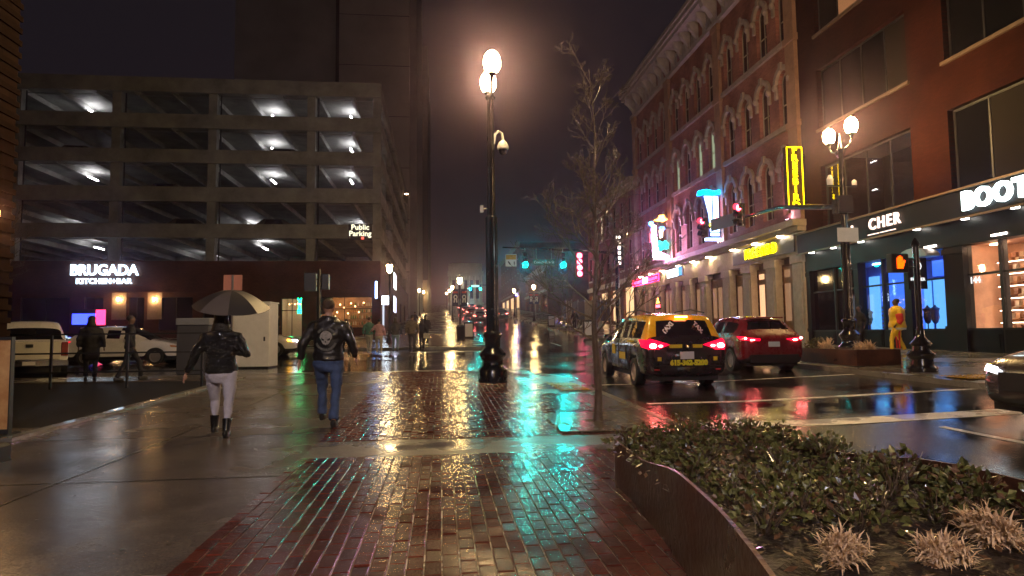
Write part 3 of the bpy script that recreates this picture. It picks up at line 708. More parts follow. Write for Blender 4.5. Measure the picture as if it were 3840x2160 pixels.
warm = EM('warm_ceiling_lamp', (1,.66,.34), 26); wall_w = M('warm_interior', (.34,.22,.13), .7, vary=.4, vs=2)
for i,(uc,w,vb,vs,_) in enumerate(opens):
    l,r = uc-w/2, uc+w/2
    fr,_i = archframe(w,vb,vs,0,.07,.06); fr.box(-.03,.03,0,.05,vb+.07,vs-.07)
    if i in (9,10): fr.box(-w/2+.07,w/2-.07,0,.05,vs-1.05,vs-.98)
    f = fr.obj('shop_window', BLACKM, gar, (uc,.14,0))
    if i >= 9:
        MB().box(-w/2+.07,w/2-.07,.02,.03,vb+.07,vs-.07).obj('pane', GLASS, f)
        ro = room(gar, l-.3, r+.2, vb-.35, vs+.2, 3.6, wall_w if i == 10 else M('pale_interior',(.62,.58,.5),.7,vary=.1), warm if i == 10 else EM('cool_ceiling_lamp',(1,.9,.72),22))
        if i == 10:
            sh = MB()
            for k in range(4): sh.box(uc-.2,r,3.0,3.4,2.2+k*.55,2.24+k*.55)
            sh.obj('bar_shelf', M('bar_wood',(.12,.06,.03),.5), ro)
            rd = random.Random(9)
            bt = MB().lathe([(.04,0),(.042,.16),(.016,.21),(.016,.28)],7)
            src2 = None
            for k in range(4):
                for q in range(13):
                    mt = (M('bottle_amber',(.30,.14,.03),.15), M('bottle_clear',(.5,.5,.45),.1), M('bottle_green',(.05,.16,.06),.15))[rd.randrange(3)]
                    bo = MB().lathe([(.05,0),(.052,.2),(.02,.26),(.02,.36)],7,(uc-.05+q*.19,3.15,2.24+k*.55)).obj('bottle', mt, ro)
            for bx,bz in ((-1.9,4.0),(-.55,3.95),(-.2,3.7),(.35,4.05),(.7,3.8),(-1.2,3.6),(.1,3.2),(1.0,3.3),(-.8,3.3),(1.4,4.1)):
                MB().ell((uc+bx,1.4,bz),.06,.06,.07,8,6).obj('bulb', EM('filament_bulb',(1,.55,.22),70), ro)
            MB().box(l,r-1.4,.26,.28,3.0,4.5).obj('menu_poster', M('poster_paper',(.55,.5,.45),.7,vary=.3,vs=5), ro) if 0 else MB().box(l+.1,l+1.3,.26,.28,3.1,4.55).obj('menu_poster', M('poster_paper',(.55,.5,.45),.7,vary=.3,vs=5), ro)
        else:
            for k in range(5): MB().ell((uc-.45+k*.22,1.2,4.0+.05*(k%2)),.05,.05,.06,8,6).obj('bulb', EM('filament_bulb',(1,.55,.22),70), ro)
    else:
        MB().box(-w/2+.07,w/2-.07,.02,.03,vb+.07,vs-.07).obj('pane', GLASSD, f)
tx = EM('green_neon', (.0,1,.25), 14)
text('O\nP\nE\nN', .42, .01, tx, gar, (-6.55,.1,3.85), name='open_sign', bold=.012)
# signs on the garage
bs = thing('restaurant_sign', 'lit white channel letter sign of the restaurant on the dark garage storefront', 'sign', (-26.6,GY-.14,6.4))
EW = EM('white_letter_face', (.55,.80,1), 3.2)
text('BRUGADA', 1.18, .05, EW, bs, (0,-.08,.32), bold=.03, sx=.92)
text('KITCHEN+BAR', .58, .04, EW, bs, (0,-.08,-.55), bold=.018, sx=1.02, spacing=1.08)
MB().box(-2.9,2.9,0,.06,-.15,-.1).box(-2.9,2.9,0,.06,-.9,-.85).obj('raceway', BLACKM, bs)
ps = thing('parking_sign', 'small black lit public parking sign hung on the garage spandrel', 'sign', (-6.65,GY-.02,9.9))
MB().box(-.95,.95,-.22,0,-.65,.65).obj('cabinet', BLACKM, ps)
text('Public\nParking', .62, .01, EM('parking_letters',(1,.92,.62),1.1), ps, (0,-.235,.12), bold=.008)
MB().box(.1,.3,-.23,-.222,-.6,-.42).obj('arrow_panel', EM('red_arrow',(1,.08,.05),2), ps)
def walllamp(label, loc, rz=0):
    t = thing('wall_lamp', label, 'wall lamp', loc, rz, 'wall lamps beside the restaurant windows')
    MB().box(-.06,.06,-.03,0,-.2,.2).tube((0,0,.1),(0,-.16,.14),.02).obj('bracket', BLACKM, t)
    MB().lathe([(.05,-.12),(.09,-.05),(.09,.1),(.05,.14)],10,(0,-.2,0)).obj('shade', EM('wall_lamp_glow',(1,.55,.2),90), t, smooth=True)
    MB().box(-.55,.55,-.004,-.001,-1.6,.7).obj('stone_panel', STONE, t)
    return t
wl = walllamp('wall lamp on a stone panel below the restaurant sign, left of the pair', (-25.5,GY-.02,4.4))
walllamp('wall lamp on a stone panel below the restaurant sign, right of the pair', (-22.8,GY-.02,4.4))
# lit blade signs at the garage corner
bl = thing('blade_sign', 'narrow blue lit vertical sign on the garage corner storefront', 'sign', (-5.3,GY-.15,5.06))
MB().box(-.08,.08,-.35,.0,-.75,.75).obj('housing', BLACKM, bl); MB().box(-.085,.085,-.352,-.345,-.7,.7).obj('face', EM('blue_tube',(.25,.45,1),9), bl)
hs = thing('corner_sign', 'small white lit sign box projecting from the garage corner', 'sign', (-4.55,GY-.2,4.2))
MB().box(-.35,.35,-.12,.12,-.4,.4).obj('cabinet', BLACKM, hs); MB().box(-.3,.3,-.13,-.125,-.35,.35).obj('face', EM('white_sign_face',(.75,.88,1),9), hs); MB().box(-.42,-.35,-.03,.03,-.02,.02).obj('bracket', BLACKM, hs)
# lit shop panels along the garage side
for i,(y,z,c) in enumerate(((71,7.1,(.9,.85,1)),(71,4.6,(.7,.7,1)))):
    t = thing('window_display', ['upper','lower'][i]+' bright white display panel on the street side of the garage', 'display', (-4.98,GY+y-55,z))
    MB().box(0,.06,-2.2,2.2,-.95,.95).obj('frame', BLACKM, t); MB().box(.061,.065,-2.1,2.1,-.85,.85).obj('face', EM('display_face%d'%i,c,1.6), t)
t = thing('wall_lamp', 'orange lit wall lamp high on the street side of the garage', 'wall lamp', (-4.98,GY+36,21))
MB().box(0,.5,-.25,.25,0,.25).obj('housing', BLACKM, t); MB().box(.05,.45,-.2,.2,-.03,-.003).obj('lens', EM('orange_lens',(1,.6,.25),70), t)

# ------------------------------------------------------------------ towers behind the garage
TW = M('tower_concrete', (.42,.41,.38), .8, vary=.2, vs=.15)
tw = thing('office_tower', 'tall blank concrete tower rising into the dark behind the garage', 'building', (-4.1,112,0))
MB().box(-32.4,-14.6,6,40,4,95).obj('shaft', TW, tw)
MB().box(-13.2,-1.2,0,40,4,95).obj('shaft', TW, tw)
MB().box(-14.6,-13.2,5,38,4,95).obj('slot', M('tower_slot',(.03,.03,.03),.8), tw)
MB().box(-1.2,0,2,38,4,95).obj('corner_pier', M('tower_pier',(.30,.28,.28),.7,vary=.15,vs=.3), tw)
m = MB()
for k in range(9): MB().box(-13.2,-1.2,-.03,0,12+k*9,12.12+k*9).obj('panel_joint', M('joint_dark',(.08,.08,.08),.9), tw)
tw2 = thing('dark_tower', 'dark slab building beyond the concrete tower with a lit glass base', 'building', (-2.9,152,0))
MB().box(-24,0,0,42,14,70).obj('shaft', M('dark_panel',(.06,.058,.06),.6,vary=.2,vs=.2), tw2)
MB().box(-24,-.3,.4,41,6,14).obj('lobby_core', M('lobby_wall',(.3,.26,.2),.7), tw2)
for k in range(4): MB().box(-.25,-.18,2+k*10,9.6+k*10,7.5,13.6).obj('lobby_pane', EM('lobby_glow',(.9,.65,.35),.35), tw2)
for k in range(5): MB().box(-.35,.1,-.3+k*10.3,.3+k*10.3,6,14).obj('column', CONCW, tw2)

# ------------------------------------------------------------------ simple street buildings further up
def block(name, label, x0, x1, y0, y1, z0, h, mat, face='right', floors=3, wpf=6, lit=(), trim=STONE, store=None):
    """brick block facing the street, windows as recessed panes with sills; face: +X ('right') or -X ('left') or -Y ('front')"""
    t = thing(name, label, 'building', (x1,y0,0) if face == 'right' else (x0,y1,0) if face == 'left' else (x0,y0,0), R(90) if face == 'right' else R(-90) if face == 'left' else 0)
    L = (x1-x0) if face == 'front' else (y1-y0); D = (y1-y0) if face == 'front' else (x1-x0)
    wall = MB(); gf = 4.6; fh = (h-gf-1.0)/floors; panes = []
    for f in range(floors):
        ws = []
        for k in range(wpf):
            uc = L*(k+.5)/wpf; zb = z0+gf+f*fh+.8; zt = z0+gf+(f+1)*fh-.5
            ws.append((uc,min(1.2,L/wpf*.5),zb,zt,0)); panes.append((uc,min(1.2,L/wpf*.5),zb,zt,(f,k) in lit))
        wallrow(wall, 0,L, z0+gf+f*fh, z0+gf+(f+1)*fh, ws, .2)
    wallrow(wall, 0,L, z0+gf+floors*fh, z0+h, [], .2)
    wallrow(wall, 0,L, z0-2, z0+gf, [(L*(k+.5)/4,L/4*.72,z0+.6,z0+3.7,0) for k in range(4)], .3)
    wall.quad((0,0,z0-2),(0,0,z0+h),(0,D,z0+h),(0,D,z0-2)); wall.quad((L,0,z0-2),(L,D,z0-2),(L,D,z0+h),(L,0,z0+h)); wall.quad((0,0,z0+h),(L,0,z0+h),(L,D,z0+h),(0,D,z0+h))
    wall.obj('wall', mat, t, fix=False)
    for (uc,w_,zb,zt,li) in panes:
        wo_ = MB().box(uc-w_/2,uc+w_/2,.15,.2,zb,zt).obj('window', EM('dim_lit_pane',(1,.8,.5),.5) if li else GLASSD, t)
        MB().box(uc-w_/2-.1,uc+w_/2+.1,-.1,.05,zb-.16,zb-.004).obj('sill', trim, wo_)
        MB().box(uc-.03,uc+.03,.12,.148,zb,zt).box(uc-w_/2,uc+w_/2,.12,.147,(zb+zt)/2-.03,(zb+zt)/2+.03).obj('glazing_bar', trim, wo_)
    for k in range(4):
        uc = L*(k+.5)/4; w_ = L/4*.72
        MB().box(uc-w_/2,uc+w_/2,.25,.3,z0+.6,z0+3.7).obj('shop_window', store if store else GLASSD, t)
    MB().box(-.15,L+.15,-.45,.1,z0+h-.35,z0+h+.15).box(-.1,L+.1,-.25,.1,z0+h-.9,z0+h-.36).obj('cornice', trim, t)
    MB().box(-.02,L+.02,-.2,.02,z0+gf-.5,z0+gf-.05).obj('shop_cornice', trim, t)
    return t
shopw = EM('dim_shop_glow', (1,.6,.28), .7)
block('brick_building', 'brown brick building on the left pavement beyond the dark slab', -20,-4.6,200,236, gz(0,200), 17, WB_DARKY and brickmat('far_brown_brick',(.17,.06,.035),(.22,.085,.05),(.12,.09,.07)), 'right', 3, 8, {(0,1),(1,4)}, STONE, shopw)
block('brick_building', 'small dark building at the top of the street on the left', -22,-5.2,245,300, gz(0,245), 12, MC['far_brown_brick'], 'right', 2, 8, {(0,2)}, STONE, shopw)
# pale columned building closing the street
pb = thing('columned_building', 'pale stone building with a row of tall columns closing the top of the street', 'building', (4,330,gz(0,330)))
PSt = M('pale_stone_lit',(.5,.5,.44),.7,vary=.15,vs=.3)
MB().box(0,17,1.2,14,-3,21).obj('wall', PSt, pb); MB().box(-.6,17.6,-.6,1.2,14.5,17).obj('entablature', PSt, pb); MB().box(1.5,15.5,-.2,1.19,17,21).obj('attic', PSt, pb)
for k in range(6): MB().lathe([(.8,1),(.7,2),(.62,14),(.8,14.5)],12,(1+k*3,0,0)).obj('column', PSt, pb, smooth=True)
for k in range(5): MB().box(1.7+k*3,3.3+k*3,1.1,1.19,3,12.5).obj('window', GLASSD, pb)
MB().box(-.6,17.6,-1.2,1.2,-3,1).obj('steps', PSt, pb)
fl = thing('floodlight', 'floodlight on the forecourt of the columned building', 'floodlight', (12.5,318,gz(12.5,318)))
MB().box(-.5,.5,-.25,.25,0,.5).obj('housing', BLACKM, fl); MB().quad((-.45,.26,.15),(.45,.26,.15),(.45,.1,.55),(-.45,.1,.55)).obj('lens', EM('flood_lens',(.85,1,.8),1600), fl, fix=False)
# right side beyond the arched building
WB3 = brickmat('far_red_brick',(.16,.055,.035),(.21,.08,.05),(.12,.09,.08))
block('brick_building', 'three storey brick building with pale shop columns left of the arched one', 17.5,40,57.2,76, gz(18,60), 13.5, WB3, 'left', 2, 7, {(1,2)}, STONEW, shopw)
block('brick_building', 'low dark brick building beyond the construction barrier on the right', 19.5,40,118,150, gz(18,118), 9, WB3, 'left', 1, 6, (), STONE, None)
block('brick_building', 'dark brick building far up the right side of the street', 18.5,40,152,200, gz(18,152), 16, WB3, 'left', 3, 8, {(1,3)}, STONE, shopw)
vb = thing('blade_sign', 'red neon vertical blade sign on the brick building behind the bare tree', 'sign', (16.5,76.4,9.4))
MB().box(-.5,.5,-.15,.15,-1.5,1.6).obj('cabinet', M('red_cabinet',(.3,.02,.03),.4), vb)
for k in range(4): MB().lathe([(.2,0),(.2,.05)],12).obj
for k in range(4):
    MB(Matrix.Translation((0,-.16,1.15-k*.72))@Matrix.Rotation(R(90),4,'X')).lathe([(.32,0),(.32,.04),(.2,.041)],14).obj('neon_ring', EM('pink_neon',(1,.12,.22),9), vb)
MB().tube((.5,0,1.2),(1.2,0,1.2),.03).tube((.5,0,-1.1),(1.2,0,-1.1),.03).obj('bracket', BLACKM, vb)
vs2 = thing('blade_sign', 'white bulb lit vertical blade sign on the pale columned shop building', 'sign', (16.5,59.2,8.9))
MB().box(-.45,.45,-.15,.15,-1.6,1.6).obj('cabinet', BLACKM, vs2)
for k in range(6): MB().box(-.2,.2,-.165,-.155,1.15-k*.48,1.42-k*.48).obj('bulb_letter', EM('bulb_white',(1,.85,.7),4), vs2)
MB().tube((.45,0,1.2),(1.1,0,1.2),.03).tube((.45,0,-1.2),(1.1,0,-1.2),.03).obj('bracket', BLACKM, vs2)

# ------------------------------------------------------------------ arched brick building (right)
XF = 17.5
ar = thing('arched_brick_building', 'four storey red brick building with arched windows, pale hoods and a bracketed cornice', 'building', (XF,56.5,0), R(-90))
AL = 27.0; BAY = 9.0
wall = MB()
floors = [(6.65,11.45,7.2,9.75),(11.45,15.8,11.75,14.05),(15.8,20.3,16.1,18.5)]
WW, RISE = 1.12, .56
ucs = [b*BAY+1.35+k*2.1 for b in range(3) for k in range(4)]
for (v0,v1,vb,vs) in floors: wallrow(wall, 0,AL,v0,v1,[(u,WW,vb,vs,RISE) for u in ucs],.3)
wallrow(wall,0,AL,20.3,23,[],0)
wall.quad((0,0,5.5),(0,0,23),(0,20,23),(0,20,5.5)); wall.quad((AL,0,5.5),(AL,20,5.5),(AL,20,23),(AL,0,23)); wall.quad((0,0,22.9),(AL,0,22.9),(AL,20,22.9),(0,20,22.9))
wall.obj('wall', WB_RED, ar, fix=False)
PIL = M('pilaster_brick', (.30,.17,.11), .6, vary=.25, vs=2, bump=.2, bs=20)
for b in range(4):
    x = min(max(b*BAY,.4),AL-.4)
    MB().box(x-.42,x+.42,-.2,.0,6.7,20.25).box(x-.5,x+.5,-.26,-.0,20.25,20.6).box(x-.5,x+.5,-.26,0,11.3,11.6).box(x-.5,x+.5,-.26,0,15.6,15.95).obj('pilaster', PIL, ar)
# windows and hoods (shared meshes)
for fi,(v0,v1,vb,vs) in enumerate(floors):
    fm, ii = archframe(WW,vb,vs,RISE,.08,.06); fm.box(-.03,.03,0,.05,vb+.08,vs+RISE-.1); fm.box(-WW/2+.08,WW/2-.08,0,.05,(vb+vs)/2-.03,(vb+vs)/2+.03)
    pm = MB(); pm.add([(a,.04,b) for a,b in ii],[tuple(range(len(ii)))])
    hm = MB(); ro, ri = WW/2+.26, WW/2+.01
    def ring(r,y): return [(r*math.cos(math.pi*k/12),y,vs+r*math.sin(math.pi*k/12)*(RISE/(WW/2))) for k in range(13)]
    A,B,C,Dd = ring(ro,0),ring(ro,-.17),ring(ri,-.17),ring(ri,0)
    hm.rings([A,B,C,Dd],cap=False,closed=False)
    for s in (-1,1): hm.ell((s*(WW/2+.15),-.12,vs-.12),.16,.15,.2,8,6); hm.box(s*(WW/2+.13)-.1,s*(WW/2+.13)+.1,-.12,0,vs-.75,vs-.2)
    hm.box(-.12,.12,-.24,-.1,vs+RISE-.02,vs+RISE+.38)
    wsrc = psrc = hsrc = None
    for k,u in enumerate(ucs):
        if wsrc is None:
            wsrc = fm.obj('window', STONEW, ar, (u,.2,0)); psrc = pm.obj('pane', GLASSD, wsrc, fix=False); hsrc = hm.obj('window_hood', STONE, ar, (u,0,0), smooth=True)
        else:
            wo_ = inst(wsrc, ar, (u,.2,0)); po = inst(psrc, wo_, (0,0,0)); inst(hsrc, ar, (u,0,0))
            if (fi,k) in ((1,6),(1,7),(1,4),(0,3)):
                po.data = po.data.copy(); po.data.materials.clear(); po.data.materials.append(EM('greenish_lit_pane',(.75,.9,.55),.22))
    for b in range(3):
        if fi: MB().box(b*BAY+.5,(b+1)*BAY-.5,-.16,-.002,v0-.02,v0+.24).obj('sill_course', STONE, ar)
# cornice with brackets
cn = MB(); cn.box(-.3,AL+.2,-.28,0,20.62,20.9); cn.box(-.5,AL+.3,-1.0,0,22.3,22.6); cn.box(-.55,AL+.35,-1.15,0,22.6,22.95); cn.box(-.6,AL+.35,-1.25,0,22.95,23.2)
CORN = M('painted_cornice',(.38,.33,.34),.5,vary=.2,vs=2)
cn.obj('cornice', CORN, ar)
bm_ = MB().prism([(-.95,22.3),(0,22.3),(0,20.95),(-.12,20.95),(-.25,21.3),(-.55,21.7),(-.85,21.95)], -.16,.16, 'x')
bsrc = None
for k in range(19):
    u = .4+k*(AL-.8)/18; big = k % 6 == 0
    if bsrc is None: bsrc = bm_.obj('cornice_bracket', CORN, ar, (u,0,0)); bsrc.scale=(1.5,1.05,1)
    else:
        c = inst(bsrc, ar, (u,0,0)); c.scale = (1.5,1.05,1) if big else (1,.75,1)
for b in range(3):
    for k in range(4): MB().box(b*BAY+.9+k*2.0,b*BAY+2.1+k*2.0,-.08,-.002,21.15,21.95).obj('frieze_panel', CORN, ar)
# ground floor: pilasters, doors, sign board, canopy cornice with downlights
gfz = lambda u: gz(18, 56.5-u)
wb = MB(); wb.box(0,AL,.35,.45,-.5,6.2); wb.obj('shop_wall', M('shop_timber_dark',(.06,.032,.02),.5,vary=.4,vs=3), ar)
MB().box(-.1,AL+.1,-.45,.34,6.1,6.35).box(-.2,AL+.15,-.7,.3,6.35,6.66).obj('shop_cornice', STONEW, ar)
MB().box(0,AL,-.12,.34,5.0,6.09).obj('sign_board', M('sign_board_stone',(.30,.24,.17),.55,vary=.2), ar)
DL = EM('downlight', (1,.74,.42), 95)
for b in range(3):
    for k in range(4):
        u = b*BAY+.45+k*(BAY-.9)/3
        if k == 3 and b < 2: continue
        u = min(max(u,.5),AL-.5)
        MB().box(u-.5,u+.5,-.18,.34,gfz(u)-.2,4.99).box(u-.58,u+.58,-.26,.0,gfz(u)-.2,gfz(u)+.55).box(u-.58,u+.58,-.26,0,4.6,4.985).box(u-.34,u+.34,-.215,-.18,gfz(u)+.9,4.2).obj('shop_pilaster', STONEW, ar)
    for k in range(3):
        u = b*BAY+.45+(k+.5)*(BAY-.9)/3; z = gfz(u)
        d = MB().box(u-.85,u+.85,.25,.345,z,4.6).obj('door', M('oak_door',(.21,.10,.04),.4,vary=.4,vs=5,coat=.2), ar)
        pn = EM('warm_door_glass',(1,.5,.25),.75) if (b,k) == (2,1) else EM('faint_door_glass',(1,.5,.25),.16)
        for s in (-1,1):
            for a,c in ((z+.25,z+.9),(z+1.05,z+3.0),(z+3.3,4.45)):
                if c > a+.2: MB().box(u+s*.42-.28,u+s*.42+.28,.236,.249,a,c).obj('door_pane' if a > z+1 else 'door_panel', pn if a > z+1 else MC['oak_door'], d)
        MB().box(u-.9,u-.85,.2,.34,z,4.65).box(u+.85,u+.9,.2,.34,z,4.65).box(u-.9,u+.9,.2,.34,4.6,4.7).obj('door_frame', M('oak_frame',(.10,.05,.025),.45), d)
    for k in range(3):
        u = b*BAY+1.8+k*2.7
        MB(Matrix.Translation((u,-.3,0))).lathe([(.16,6.10),(.16,6.06),(.13,6.055)],12).obj('downlight', DL, ar)
# uplights standing on the shop cornice
for b in range(4):
    u = min(max(b*BAY,.9),AL-.9)
    ul = MB(Matrix.Translation((u,-.42,0))).lathe([(.10,6.67),(.12,6.72),(.12,6.80)],12).obj('uplight', BLACKM, ar)
    MB(Matrix.Translation((u,-.42,0))).lathe([(.095,6.802),(.095,6.806)],12).obj('uplight_lens', EM('uplight_lens',(1,.58,.86),230), ul)
# sign panels
fs_ = thing('fascia_sign', 'yellow neon fascia sign above the oak doors of the arched building', 'sign', (XF-.14,33.6,5.6), R(-90))
MB().box(-3.4,3.4,-.06,0,-.42,.42).obj('board', M('sign_navy',(.03,.035,.05),.4), fs_)
YN = EM('yellow_neon', (1,.70,.0), 4.5)
text('FREEBIRD', .80, .03, YN, fs_, (0,-.1,0), bold=0, sx=.86, spacing=1.28)
vsn = thing('blade_sign', 'tall yellow neon blade sign lettered downward at the corner of the arched building', 'sign', (16.85,29.2,8.6))
MB().box(-.42,.42,-.14,.14,-1.5,1.5).obj('cabinet', M('sign_maroon',(.05,.02,.015),.5), vsn)
ot = MB()
for q in ((-.36,),):
    c = [(-.38,-.16,-1.46),(.38,-.16,-1.46),(.38,-.16,1.46),(-.38,-.16,1.46),(-.38,-.16,-1.46)]
    for a,b in zip(c,c[1:]): ot.tube(a,b,.02,n=6)
ot.obj('neon_border', YN, vsn)
text('F\nR\nE\nE\nB\nI\nR\nD', .45, .02, YN, vsn, (0,-.165,-.02), bold=.004, sx=1.2)
MB().tube((.42,0,1.1),(.8,0,1.1),.03).tube((.42,0,-1.1),(.8,0,-1.1),.03).obj('bracket', BLACKM, vsn)
# boot shaped white sign with cyan top and red zigzag letters
b1_ = thing('neon_sign', 'tall white and cyan neon sign with a red zigzag strip', 'sign', (16.62,38.6,8.55))
WN = EM('white_neon', (.36,.55,1), 5); CN = EM('cyan_neon', (.0,.36,1), 9); RN = EM('red_neon', (1,.04,.06), 8)
MB().prism([(-.45,1.25),(.62,1.25),(.62,-1.45),(-.1,-1.45),(-.12,.0)], -.12,.12).obj('cabinet', M('sign_blue',(.02,.05,.2),.4), b1_)
MB().prism([(-.36,1.15),(.12,1.15),(.12,-.5),(-.06,-.5),(-.08,.0)], -.15,-.125).prism([(.22,1.15),(.55,1.15),(.55,-.4),(.22,-.4)],-.14,-.125).obj('white_face', WN, b1_)
m = MB()
for k in range(9): m.tube((.26 if k%2 else .5,-.17,1.05-k*.17),(.5 if k%2 else .26,-.17,.9-k*.17),.028,n=6)
m.obj('zigzag', RN, b1_)
MB().prism([(-.72,1.2),(-.66,1.48),(-.2,1.58),(.3,1.48),(.72,1.55),(.74,1.3),(.3,1.22),(-.3,1.24)], -.17,.1).obj('cyan_top', CN, b1_)
MB().prism([(-.05,-.55),(.08,-.55),(.12,-.85),(-.08,-.85)],-.16,-.125).obj('yellow_tip', EM('yellow_tip',(1,.85,0),7), b1_)
MB().box(.0,.58,-.16,-.125,-.78,-.6).box(-.02,.58,-.16,-.125,-1.08,-.9).box(.0,.56,-.16,-.125,-1.34,-1.16).obj('white_bar', WN, b1_)
MB().box(-.3,.68,-.16,.1,-1.62,-1.48).obj('base_bar', WN, b1_)
MB().tube((.62,0,.9),(1.15,0,.9),.04).tube((.62,0,-1.3),(1.15,0,-1.3),.04).obj('bracket', BLACKM, b1_)
b2_ = thing('neon_sign', 'boot shaped white neon sign with a teal cloud and an orange hat', 'sign', (16.4,47.6,8.4))
MB().prism([(-.55,1.0),(-.15,1.0),(-.05,-.95),(.85,-1.35),(.75,-1.65),(-.5,-1.65)], -.12,.1).obj('cabinet', M('sign_white_box',(.5,.5,.5),.4), b2_)
MB().prism([(-.5,.95),(-.2,.95),(-.1,-1.0),(.78,-1.38),(.7,-1.6),(-.45,-1.6)], -.15,-.122).obj('white_boot', EM('white_pink_neon',(1,.45,.85),60), b2_)
MB().prism([(0,-.2),(.3,-.35),(.5,-.2),(.75,-.45),(.7,-.8),(.1,-.95),(-.05,-.6)], -.2,-.1).obj('cyan_cloud', CN and EM('teal_neon',(0,.85,.8),7), b2_)
MB().prism([(-.35,1.35),(0,1.5),(.1,1.75),(.45,1.78),(.55,1.5),(.75,1.45),(.4,1.25)], -.18,-.05).obj('orange_hat', EM('orange_neon',(1,.35,.05),9), b2_)
MB().ell((-.55,-.12,1.1),.2,.08,.2,10,6).obj('blue_spot', EM('blue_neon',(.05,.25,1),9), b2_); MB().ell((.3,-.12,.75),.22,.08,.16,10,6).obj('blue_spot', MC['blue_neon'], b2_)
MB().prism([(.05,.6),(.35,.65),(.3,.05),(.1,0)],-.17,-.1).obj('figure_panel', EM('peach_neon',(1,.7,.45),5), b2_)
MB().prism([(-.68,-.3),(-.56,-.3),(-.56,.4),(-.68,.3)],-.17,-.1).obj('red_strip', RN, b2_)
MB().tube((.3,0,.8),(1.2,0,.8),.04).tube((.6,0,-1.5),(1.2,0,-1.5),.04).obj('bracket', BLACKM, b2_)
b3_ = thing('fascia_sign', 'long pink neon bar sign with a blue centre on the shop cornice', 'sign', (XF-.5,52.6,5.6), R(-90))
MB().box(-3.6,3.6,-.08,.0,-.32,.32).obj('board', M('sign_maroon',(.05,.02,.015),.5), b3_)
c = [(-3.5,-.1,-.26),(3.5,-.1,-.26),(3.5,-.1,.26),(-3.5,-.1,.26),(-3.5,-.1,-.26)]; m = MB()
for a,b in zip(c,c[1:]): m.tube(a,b,.04,n=6)
m.obj('neon_border', EM('hot_pink_neon',(1,.015,.08),10), b3_)
MB().box(-3.1,-.9,-.12,-.09,-.12,.12).box(.9,3.1,-.12,-.09,-.12,.12).obj('neon_line', MC['hot_pink_neon'], b3_); MB().box(-.6,.6,-.13,-.09,-.24,.24).obj('blue_centre', EM('blue_centre',(.3,.5,1),9), b3_)
b4_ = thing('fascia_sign', 'short white and blue lit sign panel on the shop cornice', 'sign', (XF-.5,45.7,5.6), R(-90))
MB().box(-1.6,1.6,-.1,.0,-.36,.36).obj('cabinet', BLACKM, b4_); MB().box(-1.5,.7,-.112,-.102,-.28,.28).obj('white_face', EM('pale_panel',(.8,.9,1),5), b4_); MB().box(.75,1.5,-.112,-.102,-.28,.28).obj('blue_face', EM('blue_panel',(.05,.3,.9),1.2), b4_)
hb = thing('hanging_sign', 'small orange and red lit sign in the window of the pink neon bar', 'sign', (17.2,50.2,3.6), R(-90))
MB().box(-.6,.6,-.05,0,-.5,.5).obj('board', BLACKM, hb); MB().prism([(-.4,0),(.4,0),(.15,.2),(.1,.42),(-.1,.42),(-.15,.2)],-.08,-.055).obj('hat_light', EM('orange_neon2',(1,.4,.05),5), hb); MB().box(-.5,.5,-.08,-.055,-.35,-.12).obj('red_light', RN, hb)
# ------------------------------------------------------------------ modern brick building with the black shopfront (right)
mo = thing('brick_shop_building', 'brick building with wide dark windows over a long black shopfront', 'building', (XF,29.48,0), R(-90))
ML = 26.0
OFG2 = M('blind_glass', (.018,.016,.014), .12, spec=.0)
OFG = M('office_glass', (.004,.0045,.0055), .10, spec=.0)
m = MB(); piers = [(0,1.5),(7.3,9.1),(15,16.8),(22.8,ML)]
wn = [(4.4,5.8),(12.05,5.9),(19.8,6.0)]
for (v0,v1,vb,vt) in ((5.9,10.5,5.95,8.85),(10.5,15.0,10.6,13.4),(15.0,21,15.1,18.0)):
    wallrow(m, 0,ML, v0,v1, [(u,w_,vb,vt,0) for u,w_ in wn], .35)
m.quad((0,0,5),(0,0,21),(0,15,21),(0,15,5)); m.quad((0,0,21),(ML,0,21),(ML,15,21),(0,15,21))
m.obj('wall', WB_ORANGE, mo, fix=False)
MB().box(1.62,7.18,3.0,3.1,5.9,18.1).box(9.2,14.9,3.0,3.1,5.9,18.1).obj('room_back', M('office_wall',(.10,.095,.09),.7), mo)
MB().box(1.5,15,.5,3.1,9.3,9.5).box(1.5,15,.5,3.1,13.8,14.0).obj('office_ceiling', M('office_ceiling',(.2,.2,.2),.8), mo)
for u,w_ in wn:
    for vb,vt in ((5.95,8.85),(10.6,13.4),(15.1,18.0)):
        fr,_ = archframe(w_,vb,vt,0,.08,.08)
        for k in (1,2,3): fr.box(-w_/2+w_*k/4-.035,-w_/2+w_*k/4+.035,0,.07,vb+.08,vt-.08)
        f = fr.obj('window', BLACKM, mo, (u,.22,0))
        lit = (u < 5 and vb > 15)
        for k in range(4):
            a = -w_/2+w_*k/4+.04
            MB().box(a,a+w_/4-.08,.03,.045,vb+.08,vt-.08).obj('pane', EM('amber_pane',(1,.42,.16),.16) if (lit and k == 1) else (OFG2 if (k*7+int(u*3)+int(vb))%4 == 0 else OFG) if u > 9 or vb > 9 else GLASS, f)
        MB().box(u-w_/2-.1,u+w_/2+.1,-.10,0,vb-.13,vb-.005).obj('sill', M('dark_sill',(.10,.065,.045),.6,vary=.2), mo)
for y,z in ((22.9,9.25),(22.9,8.3),(23.0,7.0)):
    MB().box(29.48-y-.25,29.48-y+.25,1.2,1.45,z,z+.05).obj('office_lamp', EM('office_lamp',(.85,.95,1),9), mo)
BK = M('shopfront_black', (.007,.007,.007), .42, rvar=.08, vary=.3, spec=.2)
MB().box(-.05,ML,-.42,-.002,4.95,5.86).obj('fascia', BK, mo)
MB().box(-.08,ML,-.50,-.0,5.86,5.93).box(-.08,ML,-.47,-.421,4.9,4.97).obj('fascia_trim', M('bronze_trim',(.22,.15,.09),.35,metal=.5), mo)
